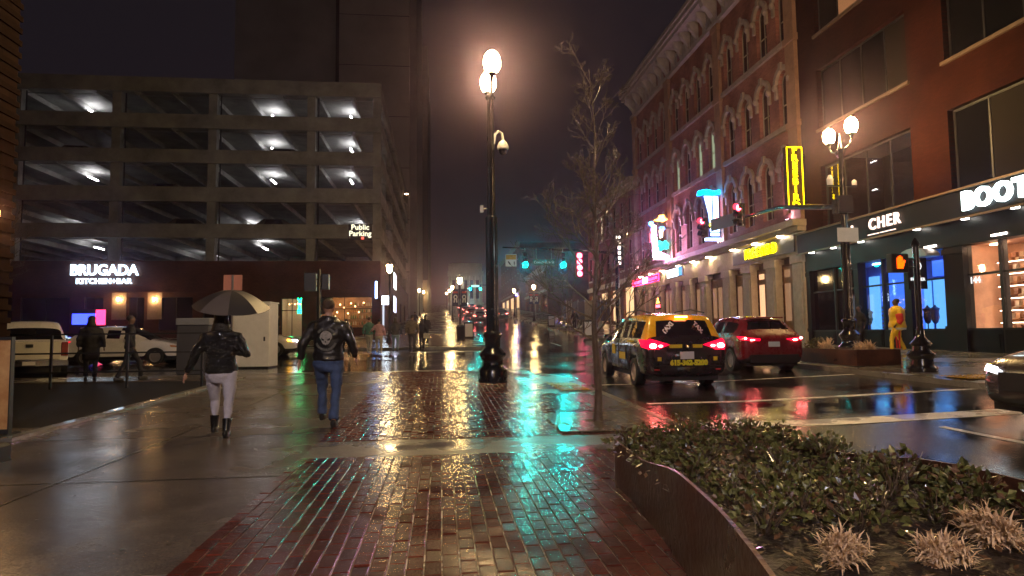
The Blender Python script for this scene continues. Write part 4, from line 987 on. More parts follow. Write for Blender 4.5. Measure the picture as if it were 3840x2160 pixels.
MB().box(0,ML,-.1,1.2,4.1,4.949).obj('soffit_box', BK, mo)
gg = gz(18,20)
shop = [(.3,2.0,0),(2.1,3.6,0),(3.9,5.2,1),(5.3,6.6,1),(6.95,8.6,1),(9.45,10.75,2),(10.85,12.2,2),(12.9,14.4,2),(14.5,16.0,2)]
edge = [(-.02,.3),(2.0,2.1),(3.6,3.9),(5.2,5.3),(6.6,6.95),(8.6,9.45),(10.75,10.85),(12.2,12.9),(14.4,14.5),(16.0,ML)]
for a,b in edge:
    w_ = b-a
    p = MB().box(a,b,-.06 if w_ > .2 else .05,.3,gg-.6,4.099)
    if .25 < w_ < 1: p.box(a-.04,b+.04,-.1,-.06,gg-.6,gg+.85).box(a-.04,b+.04,-.1,-.06,3.85,4.05)
    p.obj('shop_pier' if w_ > .2 else 'mullion', BK if w_ > .2 else BLACKM, mo)
for i,(a,b,k) in enumerate(shop):
    sb = gg+.72
    MB().box(a+.002,b-.002,.02,.28,gg-.6,sb-.02).box(a+.1,b-.1,-.005,.02,gg+.12,sb-.15).obj('stall_riser', BK, mo)
    for q0,q1,y0_,y1_ in ((sb-.02,sb+.05,.0,.28),(3.05,3.12,.1,.18)): MB().box(a+.002,b-.002,y0_,y1_,q0,q1).obj('window_rail', BLACKM, mo)
    MB().box(a,b,.13,.15,sb+.05,4.098).obj('shop_pane', GLASSD if k == 0 else GLASS, mo)
dk_ = M('bust_dark',(.03,.03,.04),.6)
BLU = EM('blue_led_panel', (.04,.16,1), .85); BLU2 = EM('pale_blue_panel', (.12,.42,1), .8)
ib = room(mo, 2.0,8.8,gg+.05,4.09,1.7, M('blue_shop_wall',(.10,.16,.5),.6,vary=.2), EM('blue_shop_lamp',(.4,.6,1),6), .32)
for a,b,z0_,z1_,mt in ((2.3,2.9,1.0,3.4,BLU2),(3.1,3.5,1.0,3.5,BLU),(3.6,4.7,1.9,3.5,BLU),(4.9,5.5,.9,3.6,BLU),(5.6,5.9,.9,3.0,BLU2),(6.1,7.1,.9,3.0,BLU2),(6.1,7.1,3.1,3.7,BLU),(7.3,8.5,1.0,3.5,BLU)):
    MB().box(a,b,1.55,1.65,gg+z0_-.3,gg+z1_-.3).obj('wall_panel', mt, ib)
for a,b,z0_,z1_ in ((3.7,4.1,1.1,1.7),(4.2,4.6,1.15,1.75)): MB().box(a,b,1.2,1.3,gg+z0_-.1,gg+z1_-.1).obj('teal_screen', EM('teal_screen',(.0,.75,.65),1.6), ib)
for u in (2.5,3.2,4.7,5.2,6.4,6.9):   # garment rails and busts in the window
    MB().lathe([(.02,gg+.1),(.02,gg+.95),(.09,gg+1.0),(.15,gg+1.2),(.13,gg+1.4),(.17,gg+1.52),(.05,gg+1.6),(.03,gg+1.66)],10,(u,.9+.2*math.sin(u*5),0)).obj('display_bust', [dk_, M('bust_grey',(.3,.3,.32),.6)][int(u*10)%2], ib)
for k in range(6): MB().box(4.35,4.55,.6,.8,gg+.8+k*.16,gg+.9+k*.16).obj('shelf_item', M('item_pink',(.6,.3,.25),.6) if k%2 else M('item_white',(.7,.7,.7),.6), ib)
PK = M('boot_wall',(.60,.36,.25),.7,vary=.2,vs=2)
for a,b in ((9.4,12.25),(12.85,16.05)):
    iw = room(mo, a,b,gg+.05,4.09,1.5, PK, EM('boot_shop_lamp',(1,.66,.40),40), .32)
    for k in range(7):
        z = gg+.55+k*.4
        s = MB().box(a+.15,b-.15,1.05,1.48,z,z+.03).obj('shelf', M('shelf_wood',(.3,.16,.09),.6), iw)
        MB().box(a+.2,b-.2,1.06,1.1,z-.03,z-.005).obj('shelf_light', EM('shelf_light',(1,.72,.5),12), iw)
        for q in range(int((b-a-.4)/.28)):
            x = a+.3+q*.28; MB().prism([(1.12,z+.03),(1.39,z+.03),(1.39,z+.3),(1.29,z+.3),(1.27,z+.13),(1.12,z+.1)], x,x+.13,'x').obj('boot', [M('boot_tan',(.45,.24,.12),.5),M('boot_brown',(.2,.09,.05),.5),M('boot_cream',(.65,.55,.42),.5)][(q*7+k*5)%3], iw)
# soffit lights of the shopfront
for u,v in ((.9,0),(2.6,0),(4.5,0),(7.7,0),(9.9,0),(11.8,0),(14.0,0)):
    MB(Matrix.Translation((u,-.28,0))).lathe([(.12,4.945),(.12,4.90),(.10,4.895)],12).obj('soffit_light', EM('soffit_lamp',(1,.95,.85),11), mo)
for u in (8.1,11.0):
    MB().box(u-.28,u+.28,-.14,-.101,4.2,4.26).obj('linear_light', EM('linear_lamp',(1,.85,.75),8), mo)
MB(Matrix.Translation((7.75,-.1,3.86))@Matrix.Rotation(R(90),4,'X')).prism([(.75*math.cos(math.pi*k/10),.35*math.sin(math.pi*k/10)) for k in range(11)],-.02,.5,'z').obj('door_canopy', STEEL, mo)
sg = thing('shop_sign', 'bright white slab letter boot shop sign on the black fascia', 'sign', (XF-.43,18.15,5.42), R(-90))
text('BOOT', .84, .05, EM('boot_letters',(.8,1,1),3), sg, (-.05,-.06,0), bold=.03, sx=1.0, spacing=1.08)
MB().box(-1.5,1.5,-.01,0,-.42,-.38).obj('raceway', BK, sg)
s2 = thing('shop_sign', 'pale unfinished letter sign over the blue lit shop entrance', 'sign', (XF-.43,23.9,5.40), R(-90))
PL_ = EM('peach_letters',(1,.72,.58),1.5)
text('CHER', .62, .03, PL_, s2, (.66,-.05,.05), bold=.008, spacing=1.25)
text('I', .56, .03, PL_, s2, (-1.3,-.05,.0), bold=.012)
MB().box(-.35,.3,-.04,-.01,-.34,-.31).obj('underline', PL_, s2)
MB().box(.38,1.25,-.04,-.01,-.34,-.31).obj('underline', PL_, s2); MB().box(-1.5,-1.1,-.04,-.01,-.34,-.31).obj('underline', PL_, s2)
s3 = thing('hanging_sign', 'black hanging sign with a round white emblem by the blue shop door', 'sign', (16.95,21.55,3.35))
MB().box(-.36,.36,-.03,.03,-.62,.5).obj('board', BK, s3)
EMW = EM('emblem_white',(.9,.95,1),.8)
m = MB(); m.rings([[(q*math.cos(2*math.pi*k/18),-.034,.2+q*math.sin(2*math.pi*k/18)) for k in range(18)] for q in (.13,.165)],cap=False); m.box(-.02,.02,-.036,-.033,-.02,.24); m.obj('emblem', EMW, s3)
text('FRAZIER', .15, .002, EMW, s3, (0,-.034,-.28), bold=.004)
MB().tube((.36,0,.4),(.56,0,.4),.02).obj('bracket', BLACKM, s3)
nm = thing('address_number', 'white street number on the glass of the warm lit boot window', 'sign', (XF+.10,19.75,gg+2.35), R(-90))
text('144', .3, .004, EM('number_white',(1,.95,.9),1.0), nm, (0,0,0), name='numerals', bold=.006)

# ------------------------------------------------------------------ brick building at the left edge
LBX = -7.05
lb = thing('brick_corner_building', 'brown block brick wall of the building at the left edge with ledged courses', 'building', (LBX,11.5,0), R(90))
LL = 16
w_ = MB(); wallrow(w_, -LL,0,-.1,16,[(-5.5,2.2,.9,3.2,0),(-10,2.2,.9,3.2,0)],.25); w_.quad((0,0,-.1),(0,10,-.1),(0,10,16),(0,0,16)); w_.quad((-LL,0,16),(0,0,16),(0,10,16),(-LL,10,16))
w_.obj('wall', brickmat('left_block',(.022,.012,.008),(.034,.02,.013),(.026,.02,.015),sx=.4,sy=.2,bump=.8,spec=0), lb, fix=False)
led = None
for k in range(70):
    z = .3+k*.212
    if z > 15.6: break
    if led is None: led = MB().box(-LL,.03,-.035,.0,0,.09).obj('ledge_course', M('left_ledge',(.022,.013,.009),.7,spec=0,vary=.3,vs=4), lb, (0,0,z))
    else: inst(led, lb, (0,0,z))
for u in (-5.5,-10): MB().box(u-1.1,u+1.1,.15,.18,.9,3.2).obj('window', EM('left_shop_glow',(1,.6,.3),1.2), lb)
t = thing('wall_lamp', 'warm lit wall lamp on the brown brick wall at the left edge', 'wall lamp', (LBX,10.72,3.2), R(90))
MB().box(-.06,.06,-.03,0,-.2,.2).tube((0,0,.1),(0,-.16,.14),.02).obj('bracket', BLACKM, t); MB().lathe([(.05,-.12),(.09,-.05),(.09,.1),(.05,.14)],10,(0,-.2,0)).obj('shade', EM('left_lamp_glow',(1,.55,.2),60), t, smooth=True)
t = thing('neon_sign', 'small red neon sign projecting from the brown brick wall at the left edge', 'sign', (LBX,10.85,4.15), R(90))
MB().box(-.1,.1,-.1,-.03,-.3,.3).obj('cabinet', BLACKM, t); MB().box(-.09,.09,-.11,-.102,-.25,.25).obj('face', EM('red_sign_face',(1,.12,.06),1.6), t); MB().tube((0,0,0),(0,-.05,0),.03).obj('bracket', BLACKM, t)
# board sign on the pavement in front of it
ab = thing('sandwich_board', 'orange and cream poster board standing on the pavement by the left brick wall', 'sign board', (-6.14,9.4,.0), R(8))
MB().box(-.42,.42,-.03,.03,.12,1.3).obj('board', M('poster_orange',(.55,.22,.06),.5,vary=.3,vs=3,vc=(.68,.42,.18)), ab); MB().box(-.435,-.421,-.05,.05,0,1.34).box(.421,.435,-.05,.05,0,1.34).box(-.42,.42,-.05,.05,1.301,1.34).box(-.42,.42,-.05,.05,.06,.119).obj('frame', BLACKM, ab)
MB().box(-.44,-.36,-.3,.3,0,.05).box(.36,.44,-.3,.3,0,.05).obj('foot', BLACKM, ab)
MB().ell((.05,-.032,.9),.2,.004,.25,14,8).ell((-.1,-.033,.4),.16,.004,.12,14,8).obj('poster_print', M('poster_print',(.35,.12,.08),.5), ab)
bk = thing('planter_box', 'low black planter box on the pavement below the poster board', 'planter', (-4.95,7.35,0), R(5))
MB().box(-.75,.35,-.25,.35,0,.02).cbox(-.75,.35,-.25,.35,.02,.2,.03).obj('box', BLACKM, bk); MB().box(-.69,.29,-.19,.29,.2,.204).obj('soil', SOIL, bk)
MB().cbox(-.1,.55,-.55,-.28,0,.1,.03).obj('kerb_block', CONC2, bk)

# ------------------------------------------------------------------ signals, posts, street furniture
SIGB = M('signal_housing', (.02,.02,.018), .4, vary=.3)
def signal(parent, x, y, z, rz, litk, mat, hung=True):
    s = bpy.data.objects.new('signal_head', None); col.objects.link(s); s.parent = parent; s.location = (x,y,z); s.rotation_euler.z = rz
    return s
def signal_head(name, label, loc, rz, litk, mat, group):
    """three lens head, face towards local -Y"""
    t = thing(name, label, 'traffic light', loc, rz, group)
    MB().cbox(-.17,.17,-.12,.12,-.52,.52,.03).obj('housing', SIGB, t)
    for k in range(3):
        z = .34-k*.34
        off = M('dark_lens',(.03,.02,.02),.2)
        MB(Matrix.Translation((0,-.12,z))@Matrix.Rotation(R(90),4,'X')).lathe([(.14,0),(.14,.02),(.08,.05),(.01,.06)],14).obj('lens', mat if k == litk else off, t, smooth=True)
        rg = [[(q*math.cos(R(-30+a*12.0)),-yy,z+q*math.sin(R(-30+a*12.0))) for a in range(21)] for q,yy in ((.155,.12),(.155,.36),(.165,.36),(.165,.12))]
        MB().rings(rg,cap=False,closed=False).obj('visor', SIGB, t, fix=False)
    MB().tube((0,.0,.52),(0,.0,.75),.03).obj('hanger', STEEL, t)
    return t
GREEN = EM('green_signal', (.0,1,.92), 400); REDS = EM('red_signal', (1,.03,.06), 40)
# far mast arm over the road with two green heads and the street name
ma = thing('mast_arm', 'signal mast arm reaching over the road from the far right kerb', 'signal mast', (11.6,42,gz(11.6,42)))
MB().lathe([(.22,0),(.22,.4),(.14,.6),(.11,6.4),(.06,6.5)],12).obj('pole', BLACK, ma, smooth=True)
MB().path([(0,0,5.55),(-2,0,5.75),(-7.6,0,5.95)],[.10,.08,.05],10).obj('arm', BLACK, ma, smooth=True)
GG = 'signal heads on the far mast arm'
zA = gz(11.6,42)+5.85
signal_head('traffic_light', 'traffic light showing green beside the lane control sign', (5.45,41.9,zA-.72), 0, 2, GREEN, GG)
signal_head('traffic_light', 'traffic light showing green at the right end of the street name sign', (7.95,41.9,zA-.74), 0, 2, GREEN, GG)
sn = thing('street_name_sign', 'green street name sign hung between the two green traffic lights', 'street sign', (6.7,41.85,zA-.89))
MB().box(-.75,.75,-.015,.015,-.2,.2).obj('plate', M('sign_green',(.02,.13,.10),.4), sn); MB().tube((-.5,.0,.2),(-.5,.1,.9),.02).tube((.5,0,.2),(.5,.1,.9),.02).obj('bracket', STEEL, sn)
text('Commerce St', .24, .002, M('sign_white',(.75,.75,.75),.5), sn, (0,-.018,0), bold=.003)
ln = thing('lane_sign', 'white and yellow square lane control sign on the mast arm tip', 'street sign', (4.53,41.85,zA-.76))
MB().box(-.36,.36,-.012,.012,-.4,.4).obj('plate', WHITEP, ln); MB().box(-.33,.33,-.016,-.013,.05,.36).obj('yellow_panel', PAINTY, ln); MB().prism([(-.22,-.1),(-.15,-.05),(.0,-.28),(-.08,-.3)],-.016,-.013).box(.18,.24,-.016,-.013,-.3,-.08).obj('arrow_print', BLACKM, ln); MB().tube((0,.0,.4),(0,.1,.65),.02).obj('bracket', STEEL, ln)
# side street mast arm on the right lamp post, seen obliquely
mb_ = thing('mast_arm', 'dark signal mast arm running along the right kerb from the twin lamp post', 'signal mast', (13.9,21.2,gz(13.6,21)))
MB().path([(0,.1,5.2),(0,4,5.95),(0,12.2,6.35)],[.11,.09,.05],10).obj('arm', BLACK, mb_, smooth=True)
MB().box(-.2,.2,-.05,.15,4.95,5.45).obj('clamp', BLACK, mb_)
SG2 = 'signal heads on the side street arm'
signal_head('traffic_light', 'traffic light showing red beside the big blank sign on the kerb arm', (13.7,28.3,gz(13.6,21)+6.2), R(-62), 0, REDS, SG2)
signal_head('traffic_light', 'traffic light showing red at the tip of the kerb arm', (13.7,32.5,gz(13.6,21)+6.3), R(-62), 0, REDS, SG2)
bs2 = thing('blank_sign', 'dark grey sign seen edge on between the two red traffic lights', 'street sign', (13.72,30.3,gz(13.6,21)+6.2), R(-80))
MB().cbox(-1.0,1.0,-.02,.02,-.3,.3,.01).obj('plate', M('sign_grey',(.16,.17,.17),.4), bs2); MB().box(-.05,.05,.02,.1,-.1,.1).obj('bracket', STEEL, bs2)
wp = thing('sign_plate', 'small white sign plate clamped to the twin lamp post by the shopfront', 'street sign', (13.85,20.75,4.55))
MB().box(-.38,.38,-.01,.01,-.24,.24).obj('plate', WHITEP, wp); MB().box(-.05,.05,.01,.14,-.05,.05).obj('clamp', STEEL, wp)
cb_ = thing('sensor_box', 'cluster of white antennas on a bracket of the twin lamp post by the shopfront', 'sensor', (13.9,21,gz(13.6,21)))
MB().box(-.55,.55,-.03,.03,5.85,5.9).obj('bar', DARKM, cb_); MB().lathe([(.09,5.9),(.11,6.1),(.05,6.25)],10,(-.45,0,0)).lathe([(.08,5.9),(.08,6.05),(.03,6.1)],10,(.45,0,0)).obj('antenna', WHITEP, cb_); MB().box(-.3,.2,-.25,-.14,4.9,5.5).obj('cabinet', DARKM, cb_)
# ornamental post with the pedestrian signal
po = thing('signal_post', 'short ornamental black signal post with a flared base at the right kerb', 'signal post', (11.59,14.74,gz(11.59,14.74)))
MB().lathe([(.33,0),(.34,.1),(.26,.16),(.24,.3),(.30,.38),(.30,.44),(.2,.52),(.19,.62),(.24,.68),(.15,.78),(.10,.85),(.09,1.0)],18).obj('base', BLACK, po, smooth=True)
MB().lathe([(.075,.98),(.07,3.05),(.11,3.08),(.09,3.15),(.02,3.27)],12).obj('pole', BLACK, po, smooth=True)
ph = thing('pedestrian_signal', 'pedestrian signal with an orange raised hand on the ornamental post', 'pedestrian signal', (11.08,14.72,gz(11.59,14.74)+2.64))
MB().cbox(-.23,.23,-.1,.1,-.23,.23,.02).obj('housing', SIGB, ph); MB().tube((.22,0,.1),(.5,0,.1),.025).tube((.22,0,-.1),(.5,0,-.1),.025).obj('bracket', SIGB, ph)
HND = EM('orange_hand',(1,.055,.0),3.2)
h = MB(); h.prism([(-.09,-.14),(.06,-.14),(.10,-.02),(.13,.05),(.10,.07),(.06,.02),(.06,.02),(-.09,.03)],-.112,-.102)
for k,l in enumerate((.12,.16,.17,.14)): h.box(-.09+k*.039,-.06+k*.039,-.112,-.102,.03,l)
h.obj('hand', HND, ph)
# signal seen from behind on the left and its post
pr = thing('signal_post', 'dark signal post with two boxes seen from behind, beyond the man in the skull jacket', 'signal post', (-3.55,19.6,gz(-3.5,19.6)))
MB().lathe([(.13,0),(.13,.25),(.06,.35),(.055,3.05),(.02,3.1)],12).obj('pole', DARKM, pr, smooth=True)
MB().cbox(-.42,-.08,-.14,.1,2.45,2.98,.02).cbox(.07,.28,-.1,.16,2.5,2.95,.02).obj('signal_box', M('box_blue_black',(.012,.018,.035),.4), pr)
MB().tube((-.1,0,2.8),(.1,0,2.8),.02).tube((-.1,0,2.6),(.1,0,2.6),.02).obj('bracket', DARKM, pr)
# back of a sign on its post
sp = thing('sign_post', 'back of a reddish square sign on a pale post beside the white cabinet', 'street sign', (-7.68,25.1,gz(-7.7,25)))
MB().box(-.03,.03,-.02,.02,0,3.35).obj('post', STEEL, sp); MB().cbox(-.33,.33,.02,.035,2.78,3.36,.02).obj('plate', M('sign_back_red',(.55,.24,.22),.5), sp); MB().box(-.2,.2,.021,.034,2.68,2.775).obj('tab', MC['sign_back_red'], sp)
# cabinets
wc = thing('utility_cabinet', 'tall white utility cabinet with a small hatch behind the umbrella', 'cabinet', (-7.02,25.7,gz(-6.8,25.7)-KH), R(-6))
MB().cbox(-.72,.72,-.45,.45,.06,2.42,.03).obj('body', WHITEP, wc); MB().box(-.74,.74,-.47,.47,2.42,2.47).obj('roof', WHITEP, wc); MB().box(-.68,.68,-.42,.42,0,.06).obj('plinth', BLACKM, wc); MB().box(.5,.56,-.47,-.451,1.0,1.16).obj('handle', DARKM, wc); MB().box(.30,.36,-.455,-.449,.4,2.1).obj
gc = thing('utility_cabinet', 'grey utility cabinet with a paler lid left of the white one', 'cabinet', (-7.9,22.3,gz(-7.9,22.3)-KH))
MB().cbox(-.5,.5,-.4,.4,.05,1.62,.03).obj('body', M('cabinet_grey',(.06,.06,.07),.45,vary=.12), gc); MB().cbox(-.53,.53,-.43,.43,1.62,1.84,.03).obj('lid', M('lid_pale',(.2,.21,.24),.4), gc); MB().box(-.46,.46,-.36,.36,0,.05).obj('plinth', BLACKM, gc)
# railing beside the planting bed
rl = thing('railing', 'black metal railing with two rails along the dark planting bed', 'railing', (-8.6,17.0,gz(-10,17)))
for k in range(5): MB().box(-4.3+k*1.75-.025,-4.3+k*1.75+.025,-.025,.025,-.05,1.28).obj('post', BLACKM, rl)
for z in (1.28,.82,.36): MB().box(-4.34,2.75,-.022,.022,z-.02,z+.02).obj('rail', BLACKM, rl)
# construction barrier, banner fence and boards on the right far pavement
br = thing('concrete_barrier', 'long pale concrete barrier along the right pavement beyond the crossing', 'barrier', (12.4,50,0))
m = MB()
for k in range(7):
    y0_,y1_ = k*3.02, k*3.02+3.0; z = gz(12.4,50+k*3+1.5)
    MB().add([(x,y,z+h_) for y in (y0_,y1_) for x,h_ in ((-.3,0),(-.3,.12),(-.12,.4),(-.09,.86),(.09,.86),(.12,.4),(.3,.12),(.3,0))],[(0,1,2,3,4,5,6,7),(15,14,13,12,11,10,9,8)]+[(i,i+8,(i+1)%8+8,(i+1)%8) for i in range(8)]).obj('barrier_block', CONC2, br)
fe = thing('banner_fence', 'site fence with pale and navy banner panels behind the concrete barrier', 'fence', (13.2,50,0))
for k in range(7):
    z = gz(13,50+k*3)
    MB().box(-.02,.02,k*3+.05,k*3+2.95,z+.9,z+2.6).obj('banner_panel', M('banner_sand',(.42,.36,.27),.7,vary=.3) if k%3 == 2 else M('banner_navy',(.02,.025,.09),.6), fe)
    MB().box(-.04,.04,k*3-.04,k*3+.04,z-.1,z+2.7).obj('post', STEEL, fe)
def aboard(label, x, y, rz=0, mat=None):
    t = thing('sandwich_board', label, 'sign board', (x,y,gz(x,y)), rz)
    MB().add([(-.34,-.28,0),(.34,-.28,0),(.34,-.02,1.15),(-.34,-.02,1.15),(-.34,-.25,0),(.34,-.25,0),(.34,.0,1.15),(-.34,0,1.15)],[(0,1,2,3),(7,6,5,4),(0,4,5,1),(1,5,6,2),(2,6,7,3),(3,7,4,0)]).obj('board', BLACKM, t)
    MB().add([(-.27,-.265,.12),(.27,-.265,.12),(.27,-.055,1.05),(-.27,-.055,1.05)],[(0,1,2,3)]).obj('poster', mat or M('poster_white',(.72,.72,.78),.5), t, fix=False)
    MB().add([(-.34,.28,0),(.34,.28,0),(.34,.01,1.15),(-.34,.01,1.15)],[(0,1,2,3)]).obj('back_leaf', BLACKM, t, fix=False)
    return t
aboard('white poster sandwich board at the kerb behind the tree trunk', 10.15, 44.5)
aboard('white poster sandwich board beside the bannered lantern post on the right', 11.2, 66, 0)
aboard('white box sign standing at the kerb on the left pavement', 2.0, 47.5, 0)
wb_ = thing('litter_bin', 'dark round litter bin at the kerb by the bannered lantern post', 'litter bin', (1.35,45.5,gz(1.35,45.5)))
MB().lathe([(.26,0),(.28,.05),(.30,.8),(.32,.85),(.28,.95),(.12,1.05),(.05,1.06)],14).obj('bin_body', BLACKM, wb_, smooth=True); MB().lathe([(.33,.83),(.34,.86),(.33,.89)],14).obj('rim', DARKM, wb_)
for i,(x,y) in enumerate(((12.9,47.3),(13.1,90))):
    t = thing('white_sign', ['small white sign on a post above the barrier end','pale square sign on a post far along the barrier'][i], 'street sign', (x,y,gz(x,y)))
    MB().box(-.02,.02,-.02,.02,0,2.6).obj('post', STEEL, t); MB().box(-.35,.35,-.03,-.021,2.1,2.6).obj('plate', WHITEP, t)
# far signals at the next crossing
m2 = thing('mast_arm', 'small distant signal mast arm at the next crossing', 'signal mast', (11.6,150,gz(11.6,150)))
MB().lathe([(.2,0),(.12,.6),(.1,6.2),(.05,6.3)],10).path([(0,0,5.9),(-5.6,0,6.2)],[.09,.05],8).obj('frame', BLACK, m2)
G3 = 'distant green signals at the next crossing'
for i,x in enumerate((6.7,9.0)): signal_head('traffic_light', 'tiny distant traffic light showing green at the next crossing', (x,149.8,gz(11.6,150)+5.4), 0, 2, GREEN, G3)
d = thing('street_name_sign', 'tiny distant lit street name sign between the far green signals', 'street sign', (7.85,149.8,gz(11.6,150)+5.75)); MB().box(-.9,.9,-.05,.05,-.22,.22).obj('cabinet', EM('lit_name_sign',(.3,1,.8),1.2), d); MB().box(-.03,.03,0,.1,.2,.5).obj('hanger', STEEL, d)
bd = thing('beacon', 'small blue beacon light on a post beyond the crossing on the right', 'beacon', (11.4,98,gz(11.4,98))); MB().lathe([(.06,0),(.05,3.3)],8).obj('post', BLACK, bd); MB().lathe([(.14,3.3),(.16,3.45),(.08,3.6)],10).obj('lamp', EM('blue_beacon',(.05,.08,1),30), bd)
# ------------------------------------------------------------------ vehicles (local frame: rear at y 0, front at +y)
def paint(name, c, flake=.15): return M(name, c, .28, coat=1., vary=.06, rvar=.05)
TAIL = EM('tail_lamp', (1,.0,.03), 1.3); TAILHOT = EM('tail_hot', (1,.16,.14), 40); TAILOFF = M('tail_off',(.25,.01,.015),.15,coat=1)
def body_mesh(st, gl):
    """st: stations (y, zb, zbelt, zroof, w, wr); gl: fn(interval j, segment s) -> part name"""
    rgs = []
    for (y,zb,zbelt,zr,w,wr) in st:
        zm = min(max(zb+.30,.62),zbelt-.12); zm = max(zm, zb+.05)
        zs = max(zr-.10, zbelt+.012)
        h = [(0,zb),(w*.84,zb),(w*.965,zb+.09 if zb < .5 else zb+.02),(w,zm),(w*.99,zbelt-.07),(w*.955,zbelt),(wr if zr-zbelt > .2 else w*.93,zs),((wr*.88 if zr-zbelt > .2 else w*.82),max(zr-.025,zs+.004)),(0,max(zr,zs+.01))]
        ring = [(x,y,z) for x,z in h]+[(-x,y,z) for x,z in h[-2:0:-1]]
        rgs.append(ring)
    n = 16; vs = [p for r in rgs for p in r]; fs = []; parts = []
    for j in range(len(rgs)-1):
        for i in range(n):
            k = (i+1)%n; fs.append((j*n+i,j*n+k,(j+1)*n+k,(j+1)*n+i)); s = i if i < 8 else 15-i; parts.append(gl(j,s,i >= 8))
    fs.append(tuple(range(n-1,-1,-1))); parts.append('body'); fs.append(tuple((len(rgs)-1)*n+i for i in range(n))); parts.append('body')
    return vs, fs, parts
def car(label, loc, rz, st, gl, mats, wheels, tr=.34, hw=.99, cat='car', name='car', slope=True, lev=2, rim=None, group=None):
    t = thing(name, label, cat, loc, rz, group)
    vs, fs, pn = body_mesh(st, gl); names = sorted(set(pn))
    me = bpy.data.meshes.new('cage'); me.from_pydata(vs,[],fs)
    for q in names: me.materials.append(mats[q.split(':')[0]])
    me.polygons.foreach_set('material_index',[names.index(q) for q in pn])
    bm = bmesh.new(); bm.from_mesh(me); bmesh.ops.recalc_face_normals(bm, faces=bm.faces); bm.to_mesh(me); bm.free()
    o = bpy.data.objects.new('cage', me); col.objects.link(o); o.modifiers.new('s','SUBSURF').levels = lev; o.modifiers['s'].render_levels = lev
    bake(o); me = o.data
    co_ = [v.co.copy() for v in me.vertices]; nr = [v.normal.copy() for v in me.vertices]
    for idx, q in enumerate(names):
        mp = {}; V = []; F = []; 
        for p in me.polygons:
            if p.material_index != idx: continue
            f = []
            for v in p.vertices:
                if v not in mp: mp[v] = len(V); V.append(co_[v])
                f.append(mp[v])
            F.append(f)
        if not F: continue
        m_ = bpy.data.meshes.new(q.split(':')[0]); m_.from_pydata(V,[],F); m_.materials.append(mats[q.split(':')[0]]); sm(m_, 60)
        po_ = bpy.data.objects.new(q.split(':')[0], m_); col.objects.link(po_); po_.parent = t
    bpy.data.objects.remove(o)
    rim = rim or M('alloy_rim',(.42,.40,.38),.3,metal=.8)
    for yw in wheels:
        for s in (-1,1):
            x1, x0 = s*(hw-.02), s*(hw-.25)
            wo_ = MB(Matrix.Translation((0,yw,tr))@Matrix.Rotation(R(90),4,'Y')).lathe([(tr*.62,x0),(tr*.97,x0),(tr,x0+.3*(x1-x0)),(tr,x0+.7*(x1-x0)),(tr*.96,x1),(tr*.66,x1),(tr*.64,x0+.6*(x1-x0))],28)
            w0 = wo_.obj('wheel', RUBBER, t, smooth=True)
            rm = MB(Matrix.Translation((0,yw,tr))@Matrix.Rotation(R(90),4,'Y')); rm.lathe([(tr*.64,x0+.55*(x1-x0)),(tr*.66,x0+.92*(x1-x0)),(tr*.60,x0+.92*(x1-x0)),(tr*.58,x0+.7*(x1-x0))],28)
            for k in range(10):
                a = 2*math.pi*k/10; xx = x0+.85*(x1-x0)
                c_,s_ = math.cos(a), math.sin(a); d = .035
                rm.add([(c_*.04-s_*d,s_*.04+c_*d,xx),(c_*.04+s_*d,s_*.04-c_*d,xx),(c_*tr*.61+s_*d*.7,s_*tr*.61-c_*d*.7,xx-s*.0),(c_*tr*.61-s_*d*.7,s_*tr*.61+c_*d*.7,xx)],[(0,1,2,3)])
            rm.lathe([(.07,x0+.8*(x1-x0)),(.06,x0+.88*(x1-x0)),(.01,x0+.89*(x1-x0))],12)
            rm.obj('rim', rim, w0)
            MB(Matrix.Translation((0,yw,tr))@Matrix.Rotation(R(90),4,'Y')).lathe([(tr*.6,x0+.4*(x1-x0)),(tr*.6,x0+.45*(x1-x0))],16).obj('brake', BLACKM, w0)
    MB().box(-hw*.8,hw*.8,st[1][0]+.1,st[-2][0]-.1,.2,.42).obj('underbody', BLACKM, t)
    return t
def place(x, y, off=0): return (x,y,gz(x,y)-KH+off)
def tilt(t, y): t.rotation_euler.x = math.atan2(gz(7,y+4)-gz(7,y),4)
def lampquads(t, name, mat, quads, th=.03, parent=None):
    m = MB()
    for q in quads:
        a = [Vector(p) for p in q]; n = (a[1]-a[0]).cross(a[2]-a[0]).normalized()*th
        m.add(a+[p-n for p in a],[(0,1,2,3),(7,6,5,4)]+[(i,i+4,(i+1)%4+4,(i+1)%4) for i in range(4)])
    return m.obj(name, mat, parent or t)
def arch(y, r=.40, top=.71, base=.30):
    return [(y-r-.03,base),(y-r*.86,base+.22),(y-r*.5,top-.06),(y,top),(y+r*.5,top-.06),(y+r*.86,base+.22),(y+r+.03,base)]
def prof(pts, y):
    for (a,b),(c,d) in zip(pts,pts[1:]):
        if a <= y <= c: return b+(d-b)*(y-a)/(c-a)
    return pts[-1][1] if y > pts[-1][0] else pts[0][1]
def stations(ys, wheels, belt, roof, width, wroof, base, r=.40, top=.71):
    zb = {}
    for w_ in wheels:
        for y,z in arch(w_,r,top,base): zb[round(y,3)] = z
    allv = sorted(set([round(y,3) for y in ys if not any(abs(y-w_) < r+.06 for w_ in wheels)])|set(zb))
    return [(y, zb.get(y, prof([(ys[0],base+.12),(ys[0]+.06,base+.02),(ys[0]+.2,base),(ys[-1]-.2,base),(ys[-1]-.05,base+.03),(ys[-1],base+.1)],y)), prof(belt,y), prof(roof,y), prof(width,y), prof(wroof,y)) for y in allv]

